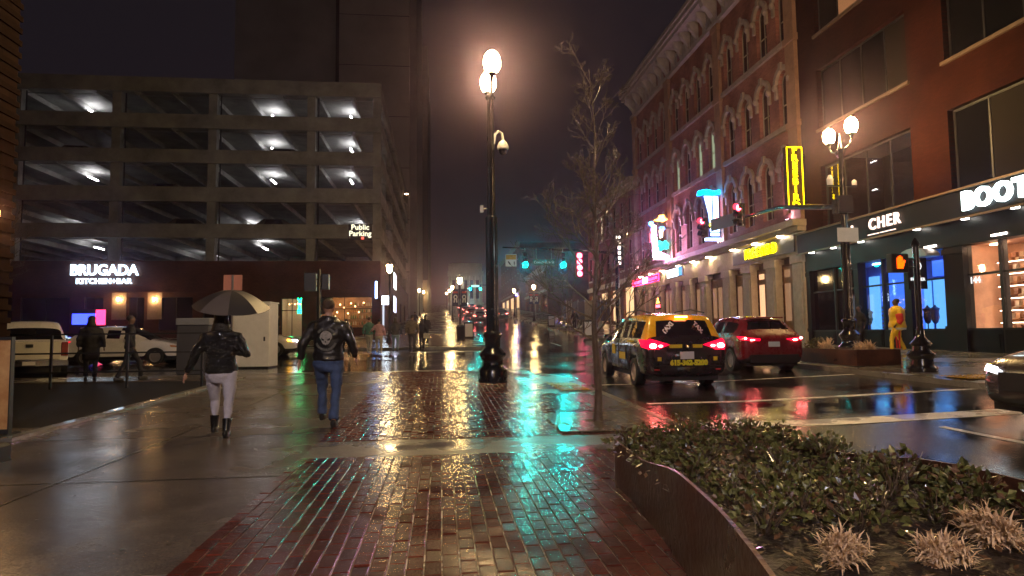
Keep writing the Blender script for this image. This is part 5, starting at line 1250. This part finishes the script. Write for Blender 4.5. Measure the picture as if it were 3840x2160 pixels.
# --- taxi minivan
wh = (1.08,4.11)
st = stations([0,.05,.16,.40,.56,1.6,1.72,2.3,2.42,2.9,3.15,3.55,3.6,4.62,4.85,5.02,5.1], wh,
    [(0,.90),(.05,.98),(.16,1.07),(.5,1.10),(3.4,1.04),(4.2,1.0),(4.8,.88),(5.1,.66)],
    [(0,.93),(.05,1.04),(.16,1.20),(.40,1.68),(.56,1.74),(1.6,1.79),(2.9,1.75),(3.15,1.68),(3.9,1.17),(4.2,1.08),(4.85,.94),(5.02,.82),(5.1,.68)],
    [(0,.84),(.05,.94),(.16,.975),(.5,.99),(4.3,.985),(4.85,.93),(5.02,.84),(5.1,.7)],
    [(0,.7),(.16,.80),(.5,.77),(2.9,.76),(3.3,.74),(5.1,.6)], .27)
ysT = [s[0] for s in st]
def glT(j, s, L):
    a, b = ysT[j], ysT[j+1]; mid = (a+b)/2; sd = 'l' if L else 'r'
    if s == 7 and .16 <= mid <= .40: return 'rear_window'
    if s == 6 and .16 <= mid <= .40: return 'roof'
    if s in (6,7):
        if 3.15 <= mid <= 3.9: return 'windscreen'
        if .40 <= mid <= 3.15: return 'roof'
    if s == 5:
        if .40 <= mid < .56 or .16 <= mid < .4: return 'roof'
        if .56 <= mid <= 1.6: return 'side_window:a'+sd
        if 1.72 <= mid <= 2.3: return 'side_window:b'+sd
        if 2.42 <= mid <= 3.15: return 'side_window:c'+sd
    return 'body'
TX = (5.62,14.55)
taxi = car('black and yellow taxi minivan stopped in the road with its brake lights on', place(*TX), R(-1.0), st, glT,
    {'body':paint('taxi_black',(.012,.012,.014)),'roof':paint('taxi_yellow',(.78,.43,.012)),'rear_window':GLASSD,'windscreen':GLASSD,'side_window':GLASSD}, wh, .345, .99, 'taxi', 'taxi', rim=M('alloy_bronze',(.62,.5,.45),.4,metal=.35))
tilt(taxi, 14.5)
for s in (-1,1):
    tl = lampquads(taxi,'tail_light', TAIL, [((s*.40,.025,1.03),(s*.66,.0,.93),(s*.90,.035,1.135),(s*.86,.06,1.17)),((s*.66,.0,.93),(s*.90,-.005,.93),(s*.965,.10,1.0),(s*.90,.035,1.135)),((s*.90,-.005,.93),(s*.99,.22,.97),(s*1.0,.40,1.14),(s*.90,.035,1.135))])
    MB().ell((s*.80,-.02,1.005),.085,.03,.055,12,8).ell((s*.62,-.01,1.0),.05,.02,.025,12,8).obj('brake_lamp', TAILHOT, tl)
    MB().ell((s*.72,-.02,.46),.07,.015,.022,10,6).obj('reflector', M('reflector_red',(.5,.05,.05),.2), taxi)
    MB().box(s*.66-.045,s*.66+.045,-.035,-.02,.66,.75).obj('number_patch', M('taxi_decal',(.75,.55,.02),.4), taxi)
    MB().path([(s*.66,.6,1.77),(s*.66,1.5,1.86),(s*.66,2.6,1.82),(s*.66,2.75,1.77)],.018,6).obj('roof_rail', BLACKM, taxi)
MB().box(-.15,.15,.33,.36,1.655,1.69).obj('high_brake_lamp', EM('amber_red_lamp',(1,.2,.05),26), taxi)
MB().box(-.17,.15,-.05,-.02,.70,.87).obj('number_plate', M('plate_white',(.70,.66,.66),.4), taxi)
MB().box(-.80,.80,-.06,-.03,.52,.555).obj('bumper_strip', DARKM, taxi)
YD = M('taxi_decal',(.75,.55,.02),.4); DY = M('decal_lettering_yellow',(.85,.75,.03),.4,e=(1,.85,0),es=.0); WHT = M('decal_white',(.75,.7,.68),.4)
text('615-362-5200', .155, .004, DY, taxi, (.02,-.062,.615), bold=.012, sx=1.0)
MB().box(-.42,-.12,-.03,-.012,.955,1.035).obj('name_decal', YD, taxi); MB().box(.14,.36,-.03,-.012,.955,1.035).obj('name_decal', YD, taxi)
text('TAXI', .15, .003, WHT, taxi, (-.37,.225,1.41), (R(63),0,R(0)), bold=.008).rotation_euler = Euler((R(63),R(-48),0))
text('TAXI', .15, .003, WHT, taxi, (.37,.225,1.41), (R(63),0,0), bold=.008).rotation_euler = Euler((R(63),R(48),0))
text('TAXI', .24, .003, M('decal_gold',(.7,.42,.02),.4), taxi, (-.925,1.05,1.36), (R(83),R(-35),R(-90)), bold=.01)
for q in ((.9,1.5,1.07,1.11),(1.7,2.3,.62,.80),(2.75,3.05,.72,.98)): MB().box(-1.0,-.985,*q).obj('side_decal', YD, taxi)
for s in (-1,1):
    MB().cbox(s*1.07-.10,s*1.07+.10,3.15,3.27,1.06,1.24,.03).obj('mirror', BLACK, taxi)
MB().tube((0,.22,1.24),(.25,.26,1.32),.012).obj('rear_wiper', BLACKM, taxi)
SEAM = M('panel_seam',(.002,.002,.002),.8); HNDL = M('handle_black',(.03,.03,.032),.2,coat=1)
for s in (-1,1):
    for yy in (1.66,2.36,3.35): MB().box(s*.992-.01,s*.992+.008,yy-.006,yy+.006,.42,1.0).obj('door_seam', SEAM, taxi)
    for yy in (2.2,2.6): MB().cbox(s*1.0-.012,s*1.0+.016,yy-.09,yy+.09,.93,.965,.005).obj('door_handle', HNDL, taxi)
    MB().box(s*.80-.006,s*.80+.006,-.03,.03,.60,.92).obj('tailgate_seam', SEAM, taxi)
MB().box(-.8,.8,-.035,-.02,.585,.597).obj('tailgate_seam', SEAM, taxi)
MB(Matrix.Translation((0,-.035,.995))@Matrix.Rotation(R(90),4,'X')).lathe([(.055,0),(.05,.012),(.02,.015)],16).obj('round_badge', CHROME, taxi)

# --- red crossover
wh2 = (.92,3.62)
st2 = stations([0,.05,.15,.34,.60,.80,1.5,1.6,2.3,2.42,2.75,2.95,3.1,4.12,4.35,4.52,4.6], wh2,
    [(0,.86),(.05,.96),(.15,1.03),(.6,1.08),(3.0,1.0),(3.8,.98),(4.35,.85),(4.6,.62)],
    [(0,.90),(.05,1.0),(.15,1.10),(.34,1.24),(.60,1.50),(.80,1.56),(1.6,1.63),(2.3,1.60),(2.75,1.45),(3.4,1.10),(3.8,1.04),(4.35,.92),(4.52,.8),(4.6,.64)],
    [(0,.76),(.05,.86),(.15,.90),(.6,.925),(3.9,.92),(4.35,.86),(4.52,.78),(4.6,.66)],
    [(0,.6),(.15,.72),(.6,.66),(2.4,.64),(3,.66),(4.6,.5)], .25, .39,.69)
ysS = [s[0] for s in st2]
def glS(j, s, L):
    mid = (ysS[j]+ysS[j+1])/2; sd = 'l' if L else 'r'
    if s == 7 and .34 <= mid <= .60: return 'rear_window'
    if s in (6,7) and 2.3 <= mid <= 3.4: return 'windscreen'
    if s == 5 and .80 <= mid <= 1.5: return 'side_window:a'+sd
    if s == 5 and 1.6 <= mid <= 2.3: return 'side_window:b'+sd
    if s <= 1: return 'cladding'
    return 'body'
def crossover(label, loc, rz, pm, name='car', lights=True, headl=False, group=None):
    c = car(label, loc, rz, st2, glS, {'body':pm,'rear_window':GLASSD,'windscreen':GLASSD,'side_window':GLASSD,'cladding':BLACKM}, wh2, .345, .92, 'car', name, group=group)
    for s in (-1,1):
        tl = lampquads(c,'tail_light', TAIL if lights else TAILOFF, [((s*.38,.035,.96),(s*.40,.02,.90),(s*.80,.02,.92),(s*.78,.055,1.00)),((s*.80,.02,.92),(s*.90,.14,.93),(s*.915,.36,1.01),(s*.78,.055,1.00))])
        MB().ell((s*.62,.0,.93),.075,.02,.018,10,6).ell((s*.80,.03,.975),.035,.03,.03,10,6).obj('brake_lamp', TAILHOT if lights else TAILOFF, tl)
        MB().cbox(s*1.0-.09,s*1.0+.09,2.55,2.66,1.02,1.17,.03).obj('mirror', pm, c)
        hl = lampquads(c,'headlight', EM('headlight_glow',(.85,.92,1),12) if headl else M('headlight_off',(.45,.45,.45),.1,coat=1), [((s*.5,4.545,.78),(s*.5,4.565,.70),(s*.80,4.44,.72),(s*.82,4.38,.80))])
        lampquads(c,'indicator', EM('amber_indicator',(1,.45,.02),12) if headl else M('amber_off',(.4,.15,.01),.2), [((s*.82,4.38,.80),(s*.80,4.44,.72),(s*.87,4.22,.74),(s*.88,4.18,.82))], parent=hl)
    MB().box(-.16,.16,-.02,.005,.74,.88).obj('number_plate', M('plate_bluish',(.55,.6,.66),.4), c)
    MB().box(-.7,.7,-.03,.02,.30,.52).obj('bumper_cladding', BLACKM, c)
    MB().cbox(-.55,.55,.53,.75,1.535,1.575,.01).obj('spoiler', pm, c)
    MB().box(-.45,.45,4.55,4.6,.48,.72).obj('grille', BLACKM, c)
    return c
RED = paint('candy_red', (.14,.008,.012))
suv = crossover('dark red crossover car stopped beside the taxi with tail lights on', place(9.25,17.4), R(-2), RED); tilt(suv, 17)
# dark car entering at the right edge
dk = crossover('dark car with lit headlights crossing at the right edge of the road', (12.02,7.6,gz(9.5,8.5)-KH), R(90), paint('dark_plum',(.03,.018,.016)), headl=True)
# white SUV and sedan in the side street
WH = paint('car_white', (.80,.77,.80))
wsuv = crossover('white crossover car standing in the side street behind the railing', place(-15.3,29.2), R(-90), WH)
ws2 = crossover('white car with a lit headlight nosing out behind the white cabinet', place(-11.55,33.4), R(-90), WH, headl=True)
wd = crossover('dark grey car in the side street behind the white pickup', place(-21.5,33.5), R(-90), paint('car_grey',(.10,.10,.11)))
# far traffic
FT = 'cars queuing far up the street'
for i,(x,y,c) in enumerate(((5.0,84,'car_grey'),(8.6,92,'taxi_black'),(5.0,108,'candy_red'),(8.7,118,'car_grey'),(5.1,132,'taxi_black'),(8.6,146,'car_grey'),(5.1,165,'taxi_black'),(8.7,185,'car_grey'))):
    c_ = copy_tree(suv, loc=place(x,y), rz=0, label='car with red tail lights queuing far up the street'); c_['group'] = FT; tilt(c_, y)
    for ch in c_.children:
        if ch.data and ch.data.materials and ch.data.materials[0] == RED:
            ch.data = ch.data.copy(); ch.data.materials[0] = MC[c]
# white pickup seen from behind at the left
wh3 = (1.15,4.75)
st3 = stations([0,.04,.1,1.9,1.95,2.0,2.06,2.2,2.5,3.1,3.2,3.7,3.9,4.1,5.3,5.5,5.72,5.8], wh3,
    [(0,1.10),(.04,1.15),(1.95,1.17),(3.9,1.14),(5.5,1.05),(5.8,.8)],
    [(0,1.12),(.04,1.17),(1.95,1.19),(2.06,1.62),(2.2,1.84),(3.2,1.88),(3.7,1.72),(4.2,1.24),(5.5,1.14),(5.72,1.0),(5.8,.82)],
    [(0,.97),(.04,1.0),(5.4,1.0),(5.72,.92),(5.8,.8)], [(0,.9),(2.0,.78),(3.3,.74),(5.8,.7)], .42,.45,.88)
ysP = [s[0] for s in st3]
def glP(j,s,L):
    mid = (ysP[j]+ysP[j+1])/2; sd = 'l' if L else 'r'
    if s in (6,7) and 1.97 <= mid <= 2.1: return 'rear_window'
    if s in (6,7) and 3.3 <= mid <= 4.15: return 'windscreen'
    if s == 5 and 2.2 <= mid <= 3.1: return 'side_window:a'+sd
    return 'body'
pk = car('white pickup truck with its tailgate turned to the camera in the side street', place(-12.4,21.3), R(29), st3, glP, {'body':WH,'rear_window':GLASSD,'windscreen':GLASSD,'side_window':GLASSD}, wh3, .40, 1.0, 'pickup truck', 'pickup_truck')
MB().cbox(-.78,.78,-.05,.0,.62,1.16,.015).obj('tailgate', M('tailgate_white',(.62,.58,.52),.35,vary=.05), pk)
MB().box(-.09,.09,-.075,-.051,.98,1.08).obj('tailgate_handle', BLACKM, pk)
for s in (-1,1): MB().cbox(s*.88-.09,s*.88+.09,-.03,.1,.72,1.14,.02).obj('tail_light', M('tail_dim',(.22,.03,.02),.25), pk)
MB().box(-.98,.98,-.16,.02,.42,.58).obj('bumper', CHROME, pk); MB().box(-.16,.16,-.175,-.161,.45,.56).obj('number_plate', M('plate_white',(.70,.66,.66),.4), pk)
# blue and red window neon in the garage storefront
nw = thing('neon_sign', 'blue and red neon window sign in the dark garage storefront', 'sign', (-27.9,GY-.05,2.95))
MB().box(-1.0,.7,-.1,-.04,-.5,.35).obj('blue_panel', EM('blue_window_neon',(.03,.05,1),3), nw); MB().box(.75,1.45,-.1,-.04,-.55,.65).obj('red_panel', EM('red_window_neon',(1,.03,.12),3), nw); MB().box(-1.05,1.5,-.035,0,-.6,.7).obj('backboard', BLACKM, nw)

# ------------------------------------------------------------------ people
from mathutils import noise as mnoise
SKIN = M('skin', (.42,.24,.17), .5); SKIN2 = M('skin_dark', (.10,.055,.035), .5)
HAIRB = M('hair_black', (.012,.010,.009), .45, bump=.6, bs=80); HAIRN = M('hair_brown', (.06,.035,.02), .5, bump=.6, bs=80)
def cloth(name, c, rough=.75, vary=.2, coat=0): return M(name, c, rough, vary=vary, vs=18, bump=.35, bs=55, coat=coat)
def fuse(m, name, mat, parent, vox, fold=0., fs=7., it=4):
    o = m.obj(name, mat, parent, fix=True)
    r = o.modifiers.new('r','REMESH'); r.mode = 'VOXEL'; r.voxel_size = vox
    s = o.modifiers.new('s','SMOOTH'); s.iterations = it; s.factor = .5
    bake(o)
    if fold:
        for v in o.data.vertices:
            c = v.co*fs; k = mnoise.noise(Vector((c.x,c.y,c.z*1.8)))*fold+mnoise.noise(c*2.3)*fold*.4; v.co += v.normal*k
    sm(o.data, 80); return o
def person(label, x, y, rz=0, H=1.75, step=.18, arms=None, top=None, bot=None, hair=HAIRB, skin=SKIN, shoe=BLACKM, wide=1., hem=.86, lift=0, hairlen=0, boots=0, cap=False, lean=0, zoff=0, vox=.034, bare_legs=False, bag=None):
    s = H/1.75; t = thing('person', label, 'person', (x,y,gz(x,y)+zoff), rz)
    P = lambda a,b,c: (a*s, (b+lean*max(0,c-.9))*s, c*s)
    arms = arms or {}
    A = {}
    for sd,k in ((-1,'l'),(1,'r')):
        e,w_ = arms.get(k, ((sd*.285,-.05,1.13),(sd*.30,.06,.89))); A[k] = (sd,(sd*.172*wide,0,1.375),e,w_)
    legs = {}
    for sd,k in ((-1,'l'),(1,'r')):
        fy = step*sd*-1; up = lift if sd == -1 and lift else 0
        legs[k] = (sd,(sd*.095*wide,0,.90),(sd*.10*wide,fy*.5+.04+(.06 if fy > 0 else 0),.49+up*.3),(sd*.10*wide,fy,.085+up))
    # body: one surface of head, neck, trunk, limbs and hands
    b = MB()
    b.ell(P(0,.015,1.655),.076*s,.095*s,.108*s,16,12); b.ell(P(0,.045,1.595),.055*s,.062*s,.066*s,12,8)
    b.ell(P(0,.115,1.645),.014*s,.022*s,.024*s,8,6)
    for sd in (-1,1): b.ell(P(sd*.078,.0,1.645),.012*s,.022*s,.032*s,8,6); b.ell(P(sd*.03,.10,1.672),.014*s,.008*s,.009*s,8,5)
    b.ell(P(0,.104,1.595),.026*s,.008*s,.009*s,8,5)
    b.path([P(0,-.01,1.42),P(0,0,1.52),P(0,.01,1.58)],[.075*s,.058*s,.055*s],12)
    b.rings([[P(rx*wide*math.cos(2*math.pi*k/14),ry*math.sin(2*math.pi*k/14),z) for k in range(14)] for z,rx,ry in ((.84,.13,.09),(.95,.145,.10),(1.1,.125,.09),(1.3,.15,.10),(1.42,.15,.08),(1.46,.09,.06))])
    for k in 'lr':
        sd,sh,e,w_ = A[k]; b.path([P(*sh),P(*e),P(*w_)],[.045*s,.038*s,.026*s],8)
        d = (Vector(w_)-Vector(e)).normalized(); hv = Vector(w_)
        c = hv+d*.055; b.ell(P(*c),.026*s,.036*s,.046*s,10,7)
        for q in range(4):
            o_ = Vector((sd*.004,-.027+q*.018,0)); p0 = hv+d*.085+o_; p1 = p0+d*(.045-abs(q-1.4)*.006)+Vector((-sd*.006,0,0)); p2 = p1+d*.03+Vector((-sd*.022,.004,0)); b.path([P(*p0),P(*p1),P(*p2)],[.0095*s,.009*s,.007*s],6)
        p0 = hv+d*.03+Vector((0,.03,0)); b.path([P(*p0),P(*(p0+d*.03+Vector((-sd*.008,.028,0)))),P(*(p0+d*.062+Vector((-sd*.014,.03,0))))],[.011*s,.0105*s,.008*s],6)
        sd,h_,kn,an = legs[k]; b.path([P(*h_),P(*kn),P(*an)],[.07*s,.05*s,.036*s],8)
    fuse(b,'body',skin,t,(.011 if vox < .02 else .024)*s,it=2)
    # top
    m = MB()
    zs = [(hem,.178,.14),(hem+.10,.178,.138),(1.08,.155,.118),(1.24,.178,.128),(1.36,.195,.125),(1.43,.175,.105),(1.485,.10,.085),(1.52,.075,.075)]
    m.rings([[P(rx*wide*math.cos(2*math.pi*k/20),ry*(wide if wide > 1.1 else 1)*math.sin(2*math.pi*k/20),z) for k in range(20)] for z,rx,ry in zs])
    for k in 'lr':
        sd,sh,e,w_ = A[k]; hv = Vector(w_); ev = Vector(e)
        m.path([P(sh[0]*.45,0,1.42),P(*sh),P(*((Vector(sh)+ev)/2)),P(*e),P(*((ev+hv)/2)),P(*(hv+(ev-hv)*.06))],[.06*s,.080*s*min(wide,1.15),.074*s,.066*s,.058*s,.05*s],12)
    to = fuse(m,'jacket',top,t,vox*s,.018*s,7)
    # trousers
    m = MB()
    m.rings([[P(rx*wide*math.cos(2*math.pi*k/18),ry*(wide if wide > 1.1 else 1)*math.sin(2*math.pi*k/18)-.01,z) for k in range(18)] for z,rx,ry in ((.74,.10,.085),(.82,.158,.108),(.92,.158,.108),(1.0,.14,.095))])
    for k in 'lr':
        sd,h_,kn,an = legs[k]; kv,av,hv = Vector(kn),Vector(an),Vector(h_); foot = .0 if not boots else .32
        end = av+(kv-av)*(.02+foot)
        tp = .066 if boots else .072
        m.path([P(*h_),P(*((hv+kv)/2)),P(*kn),P(*((kv+end)/2)),P(*end)],[.095*s*wide**.5,.086*s*wide**.5,.070*s,.066*s if not boots else .058*s,tp*s if not boots else .048*s],12)
    if bot: fuse(m,'trousers',bot,t,vox*s,(.009 if boots else .015)*s,8)
    for k in 'lr':
        sd,h_,kn,an = legs[k]; m = MB(); av = Vector(an)
        m.ell(P(av.x,av.y+.05,av.z-.04),.046*s,.125*s,.045*s,12,8); m.ell(P(av.x,av.y-.03,av.z-.03),.042*s,.055*s,.05*s,12,8)
        m.rings([[P(av.x+rx*math.cos(2*math.pi*q/12),av.y+.045+ry*math.sin(2*math.pi*q/12),av.z+dz) for q in range(12)] for dz,rx,ry in ((-.085,.045,.13),(-.06,.047,.132))])
        if boots:
            kv = Vector(kn); m.path([P(*av),P(*(av+(kv-av)*.2)),P(*(av+(kv-av)*.42))],[.05*s,.056*s,.066*s],12)
        so_ = fuse(m,'boot' if boots else 'shoe',shoe,t,(.012 if vox < .02 else .02)*s,it=2)
    # hair
    m = MB(); m.ell(P(0,-.012,1.685),.086*s,.098*s,.092*s,16,10)
    if hairlen:
        m.rings([[P(rx*math.cos(2*math.pi*k/14),-.05+ry*math.sin(2*math.pi*k/14),z) for k in range(14)] for z,rx,ry in ((1.70,.085,.075),(1.62,.10,.075),(1.54,.12,.075),(1.62-hairlen,.14,.06),(1.60-hairlen-.06,.08,.03))])
        m.ell(P(0,-.02,1.70),.10*s,.105*s,.095*s,16,10)
    fuse(m,'cap' if cap else 'hair',hair,t,(.013 if vox < .02 else .02)*s,.006*s,14,3)
    return t, to
blk = cloth('black_leather',(.011,.011,.012),.42,.3,.25); den = cloth('blue_denim',(.050,.085,.19)); lgrey = cloth('pale_grey_legging',(.50,.48,.56),.8,.12)
dkc = cloth('dark_wool',(.012,.011,.014)); navy = cloth('navy_cloth',(.018,.022,.04)); grn = cloth('green_knit',(.07,.20,.16)); pnk = cloth('pink_hoodie',(.55,.32,.36)); plaid = cloth('plaid_flannel',(.16,.13,.10),.8,.7); lden = cloth('light_denim',(.22,.32,.42)); tan = cloth('tan_trousers',(.48,.44,.36)); gry = cloth('grey_jacket',(.06,.06,.065))
# woman under the umbrella
sq = M('sequin_black',(.010,.010,.011),.25,vary=.4,vs=60,bump=1.0,bs=120,coat=.6)
wom, wt = person('person in a black studded jacket and pale leggings holding an umbrella', -2.88, 9.0, R(3), 1.63, .17, {'l':((-.33,-.08,1.14),(-.45,-.02,.88)),'r':((.33,.03,1.14),(.07,.24,1.20))}, sq, lgrey, HAIRB, SKIN, BLACK, 1.22, .88, hairlen=.16, boots=1, lift=.03, vox=.016)
rd = random.Random(8); 
STUD = M('stud_silver',(.8,.8,.75),.15,metal=1.)
for k in range(26):
    a = rd.uniform(-2.7,-.45); z = rd.uniform(.95,1.32)
    MB().ell((.203*math.cos(a)*.93,.128*math.sin(a)*1.17-.0,z*.93),.008,.006,.008,8,5).obj('stud', STUD, wt)
um = thing('umbrella', 'grey and black panelled umbrella held low over the studded jacket', 'umbrella', (-2.84,9.24,1.23))
TILT = Matrix.Rotation(R(15),4,'X')@Matrix.Rotation(R(5),4,'Y')
UG = M('umbrella_grey',(.12,.10,.088),.5,vary=.1); UB = M('umbrella_black',(.04,.036,.036),.5)
um_p = MB(TILT)
for k in range(8):
    a0,a1 = 2*math.pi*k/8+.2, 2*math.pi*(k+1)/8+.2; m = MB(TILT); rg = []
    for q in range(7):
        f = q/6; r = .49*f; z = .72-.22*f*f
        row = []
        for i in range(5):
            a = a0+(a1-a0)*i/4; sag = 1-.05*math.sin(math.pi*i/4)*f
            row.append((r*sag*math.cos(a),r*sag*math.sin(a),z-.012*math.sin(math.pi*i/4)*f))
        rg.append(row)
    m.rings(rg,cap=False,closed=False).obj('canopy_panel', UG if k%2 else UB, um, smooth=True, fix=False)
    a = a0; MB(TILT).path([(0,0,.70),(.245*math.cos(a),.245*math.sin(a),.655),(.49*math.cos(a),.49*math.sin(a),.495)],.004,4).obj('rib', DARKM, um)
MB(TILT).tube((0,0,-.05),(0,0,.78),.008).obj('shaft', STEEL, um); MB(TILT).path([(0,0,-.05),(0,0,-.14),(0,.02,-.17),(0,.05,-.16)],.014,8).obj('handle', BLACKM, um)
# man with the skull patch
man, mt = person('person in a black jacket with a skull patch and blue jeans walking away', -1.62, 9.7, R(-3), 1.80, .20, {'l':((-.33,-.09,1.15),(-.38,-.06,.90)),'r':((.32,.0,1.14),(.35,.14,.93))}, blk, den, HAIRN, SKIN, BLACKM, 1.22, .90, lift=.05, vox=.016)
PAT = M('patch_grey',(.30,.28,.26),.8,vary=.35,vs=30); PTD = M('patch_dark',(.02,.02,.02),.8)
pa = MB(); n=20
def back(u, v, d): # on the curved back of the jacket
    return (u, -.168*math.sqrt(max(.05,1-(u/.27)**2))-d, v)
cx, cz = 0, 1.23
pa.add([back(0,cz+.02,.012)]+[back(.088*math.cos(2*math.pi*k/n)*(1 if math.sin(2*math.pi*k/n) > -.2 else .78),cz+.02+.10*math.sin(2*math.pi*k/n),.012) for k in range(n)],[(0,1+k,1+(k+1)%n) for k in range(n)])
pa.obj('skull_patch', PAT, mt, fix=False)
ey = MB()
for s in (-1,1): ey.add([back(s*.018,cz-.005,.018),back(s*.062,cz+.022,.018),back(s*.06,cz-.012,.018),back(s*.03,cz-.022,.018)],[(0,1,2,3)])
ey.add([back(0,cz-.02,.018),back(.012,cz-.045,.018),back(-.012,cz-.045,.018)],[(0,1,2)])
for k in range(4): ey.add([back(-.045+k*.026,cz-.068,.018),back(-.037+k*.026,cz-.068,.018),back(-.037+k*.026,cz-.085,.018),back(-.045+k*.026,cz-.085,.018)],[(0,1,2,3)])
ey.obj('skull_sockets', PTD, mt, fix=False)
rk = MB()
for a0,a1 in ((200,340),(40,75),(105,140)):
    seg = [R(a0+(a1-a0)*k/10) for k in range(11)]
    rk.rings([[back(q*math.cos(a),cz+.0+q*1.05*math.sin(a),.012) for a in seg] for q in (.128,.16)],cap=False,closed=False)
rk.obj('rocker_patch', M('patch_dim',(.11,.11,.10),.8,vary=.5,vs=40), mt, fix=False)
# others
person('person in dark clothes and a long coat behind the railing, nearer the pickup', -9.6, 19.2, R(20), 1.74, .12, None, dkc, navy, HAIRB, SKIN2, BLACKM, 1.2, .55, hairlen=.15)
person('person in black stepping past behind the railing, nearer the umbrella', -8.45, 18.9, R(-60), 1.76, .30, None, dkc, dkc, HAIRB, SKIN2, BLACKM, 1.1, .85)
person('person in dark clothes walking just beyond the man in the skull jacket', -4.3, 30.5, R(10), 1.72, .3, None, dkc, dkc, HAIRN, SKIN, M('shoe_white',(.6,.58,.55),.5), 1.1, .86, lift=.12)
person('person in a green top leaning on the one in pink', -3.55, 33.0, R(-8), 1.76, .2, None, grn, tan, HAIRN, SKIN, MC['shoe_white'], 1.05, .88)
person('person in a pink hoodie and pale trousers with an arm round the one in green', -3.05, 32.8, R(4), 1.66, .18, {'l':((-.34,-.06,1.2),(-.42,-.02,1.12))}, pnk, tan, HAIRB, SKIN, MC['shoe_white'], 1.15, .86)
person('person in a grey jacket and light jeans crossing towards the garage', -2.3, 33.6, R(0), 1.70, .14, None, gry, lden, HAIRN, SKIN, BLACKM, 1.15, .86, hairlen=.12)
person('person in a plaid shirt walking beside the one with the bag', -1.45, 33.4, R(-4), 1.84, .22, None, plaid, gry, HAIRN, SKIN, BLACKM, 1.15, .84)
pb2, _ = person('person with a pale shoulder bag walking behind the plaid shirt', -1.0, 34.6, R(-6), 1.62, .2, None, dkc, dkc, HAIRB, SKIN, BLACKM, 1.05, .84, hairlen=.14)
bgx = thing('shoulder_bag', 'pale tan shoulder bag hanging by the side of the walker in black', 'bag', (-.78,34.5,gz(-.8,34.5)+.62)); MB().cbox(-.14,.14,-.06,.06,0,.26,.03).obj('bag_body', tan, bgx); MB().path([(-.1,0,.26),(-.14,0,.62),(-.18,0,.72)],.012,6).obj('strap', BLACKM, bgx)
person('person in a black hooded jacket with white trainers on the far kerb', -.95, 39.6, R(3), 1.80, .12, None, dkc, dkc, HAIRB, SKIN2, MC['shoe_white'], 1.2, .84)
person('person in dark clothes standing far along the left pavement', -2.6, 66, R(0), 1.76, .1, None, dkc, navy, HAIRB, SKIN, BLACKM)
person('person in black standing by the sandwich board on the far right pavement', 12.0, 58, R(160), 1.76, .1, None, dkc, dkc, HAIRB, SKIN, BLACKM)
ylw = cloth('yellow_tracksuit',(.95,.58,.03),.6,.1); redc = cloth('red_sleeve',(.7,.04,.02),.6,.12)
yp, yt = person('stout person in a bright yellow tracksuit with red sleeves by the blue shop window', 15.75, 21.1, R(64), 1.86, .22, {'l':((-.36,-.03,1.12),(-.34,.1,.90)),'r':((.36,-.03,1.12),(.34,.1,.90))}, ylw, ylw, HAIRB, SKIN2, MC['shoe_white'], 1.85, .80)
m = MB()
for sd in (-1,1): m.path([(sd*.32,0,1.34),(sd*.345,-.015,1.25),(sd*.365,-.03,1.12),(sd*.355,.04,1.0)],[.125,.125,.11,.095],12)
fuse(m,'red_sleeve',redc,yt,.03,.005,8)
m = MB()
for sd in (-1,1): m.path([(sd*.245,0,.85),(sd*.235,.0,.6),(sd*.22,0,.35),(sd*.215,0,.15)],[.03,.03,.03,.03],8)
m.obj('red_stripe', redc, yt)
m = MB(); m.rings([[(rx*1.85*math.cos(2*math.pi*k/18),ry*1.85*math.sin(2*math.pi*k/18),z) for k in range(18)] for z,rx,ry in ((.80,.182,.143),(.87,.184,.144))],cap=False); m.obj('white_hem', M('hem_white',(.65,.62,.55),.7), yt, smooth=True)
person('person in black leaning by the blue lit shop window', 16.75, 24.6, R(100), 1.68, .1, None, dkc, dkc, HAIRB, SKIN2, BLACKM)
person('person in a black jacket seen in the bright doorway of the garage storefront', -12.9, 53.6, R(-60), 1.72, .1, None, dkc, gry, HAIRN, SKIN, BLACKM, zoff=.0)

bpy.data.scenes.remove(WS)
# ------------------------------------------------------------------ rain haze, its mauve tint put in to imitate lens bloom round the lamps
hz = MB().box(-170,175,-32,505,-2,98).obj('haze', [], fix=True)
hm = bpy.data.materials.new('haze'); hm.use_nodes = True; hn = hm.node_tree; hn.nodes.clear()
ho = hn.nodes.new('ShaderNodeOutputMaterial'); pv = hn.nodes.new('ShaderNodeVolumePrincipled')
pv.inputs['Color'].default_value = (.92,.66,1,1); pv.inputs['Density'].default_value = .0012; pv.inputs['Anisotropy'].default_value = .92
hn.links.new(pv.outputs[0], ho.inputs['Volume']); hz.data.materials.append(hm); tag(hz, kind='stuff')
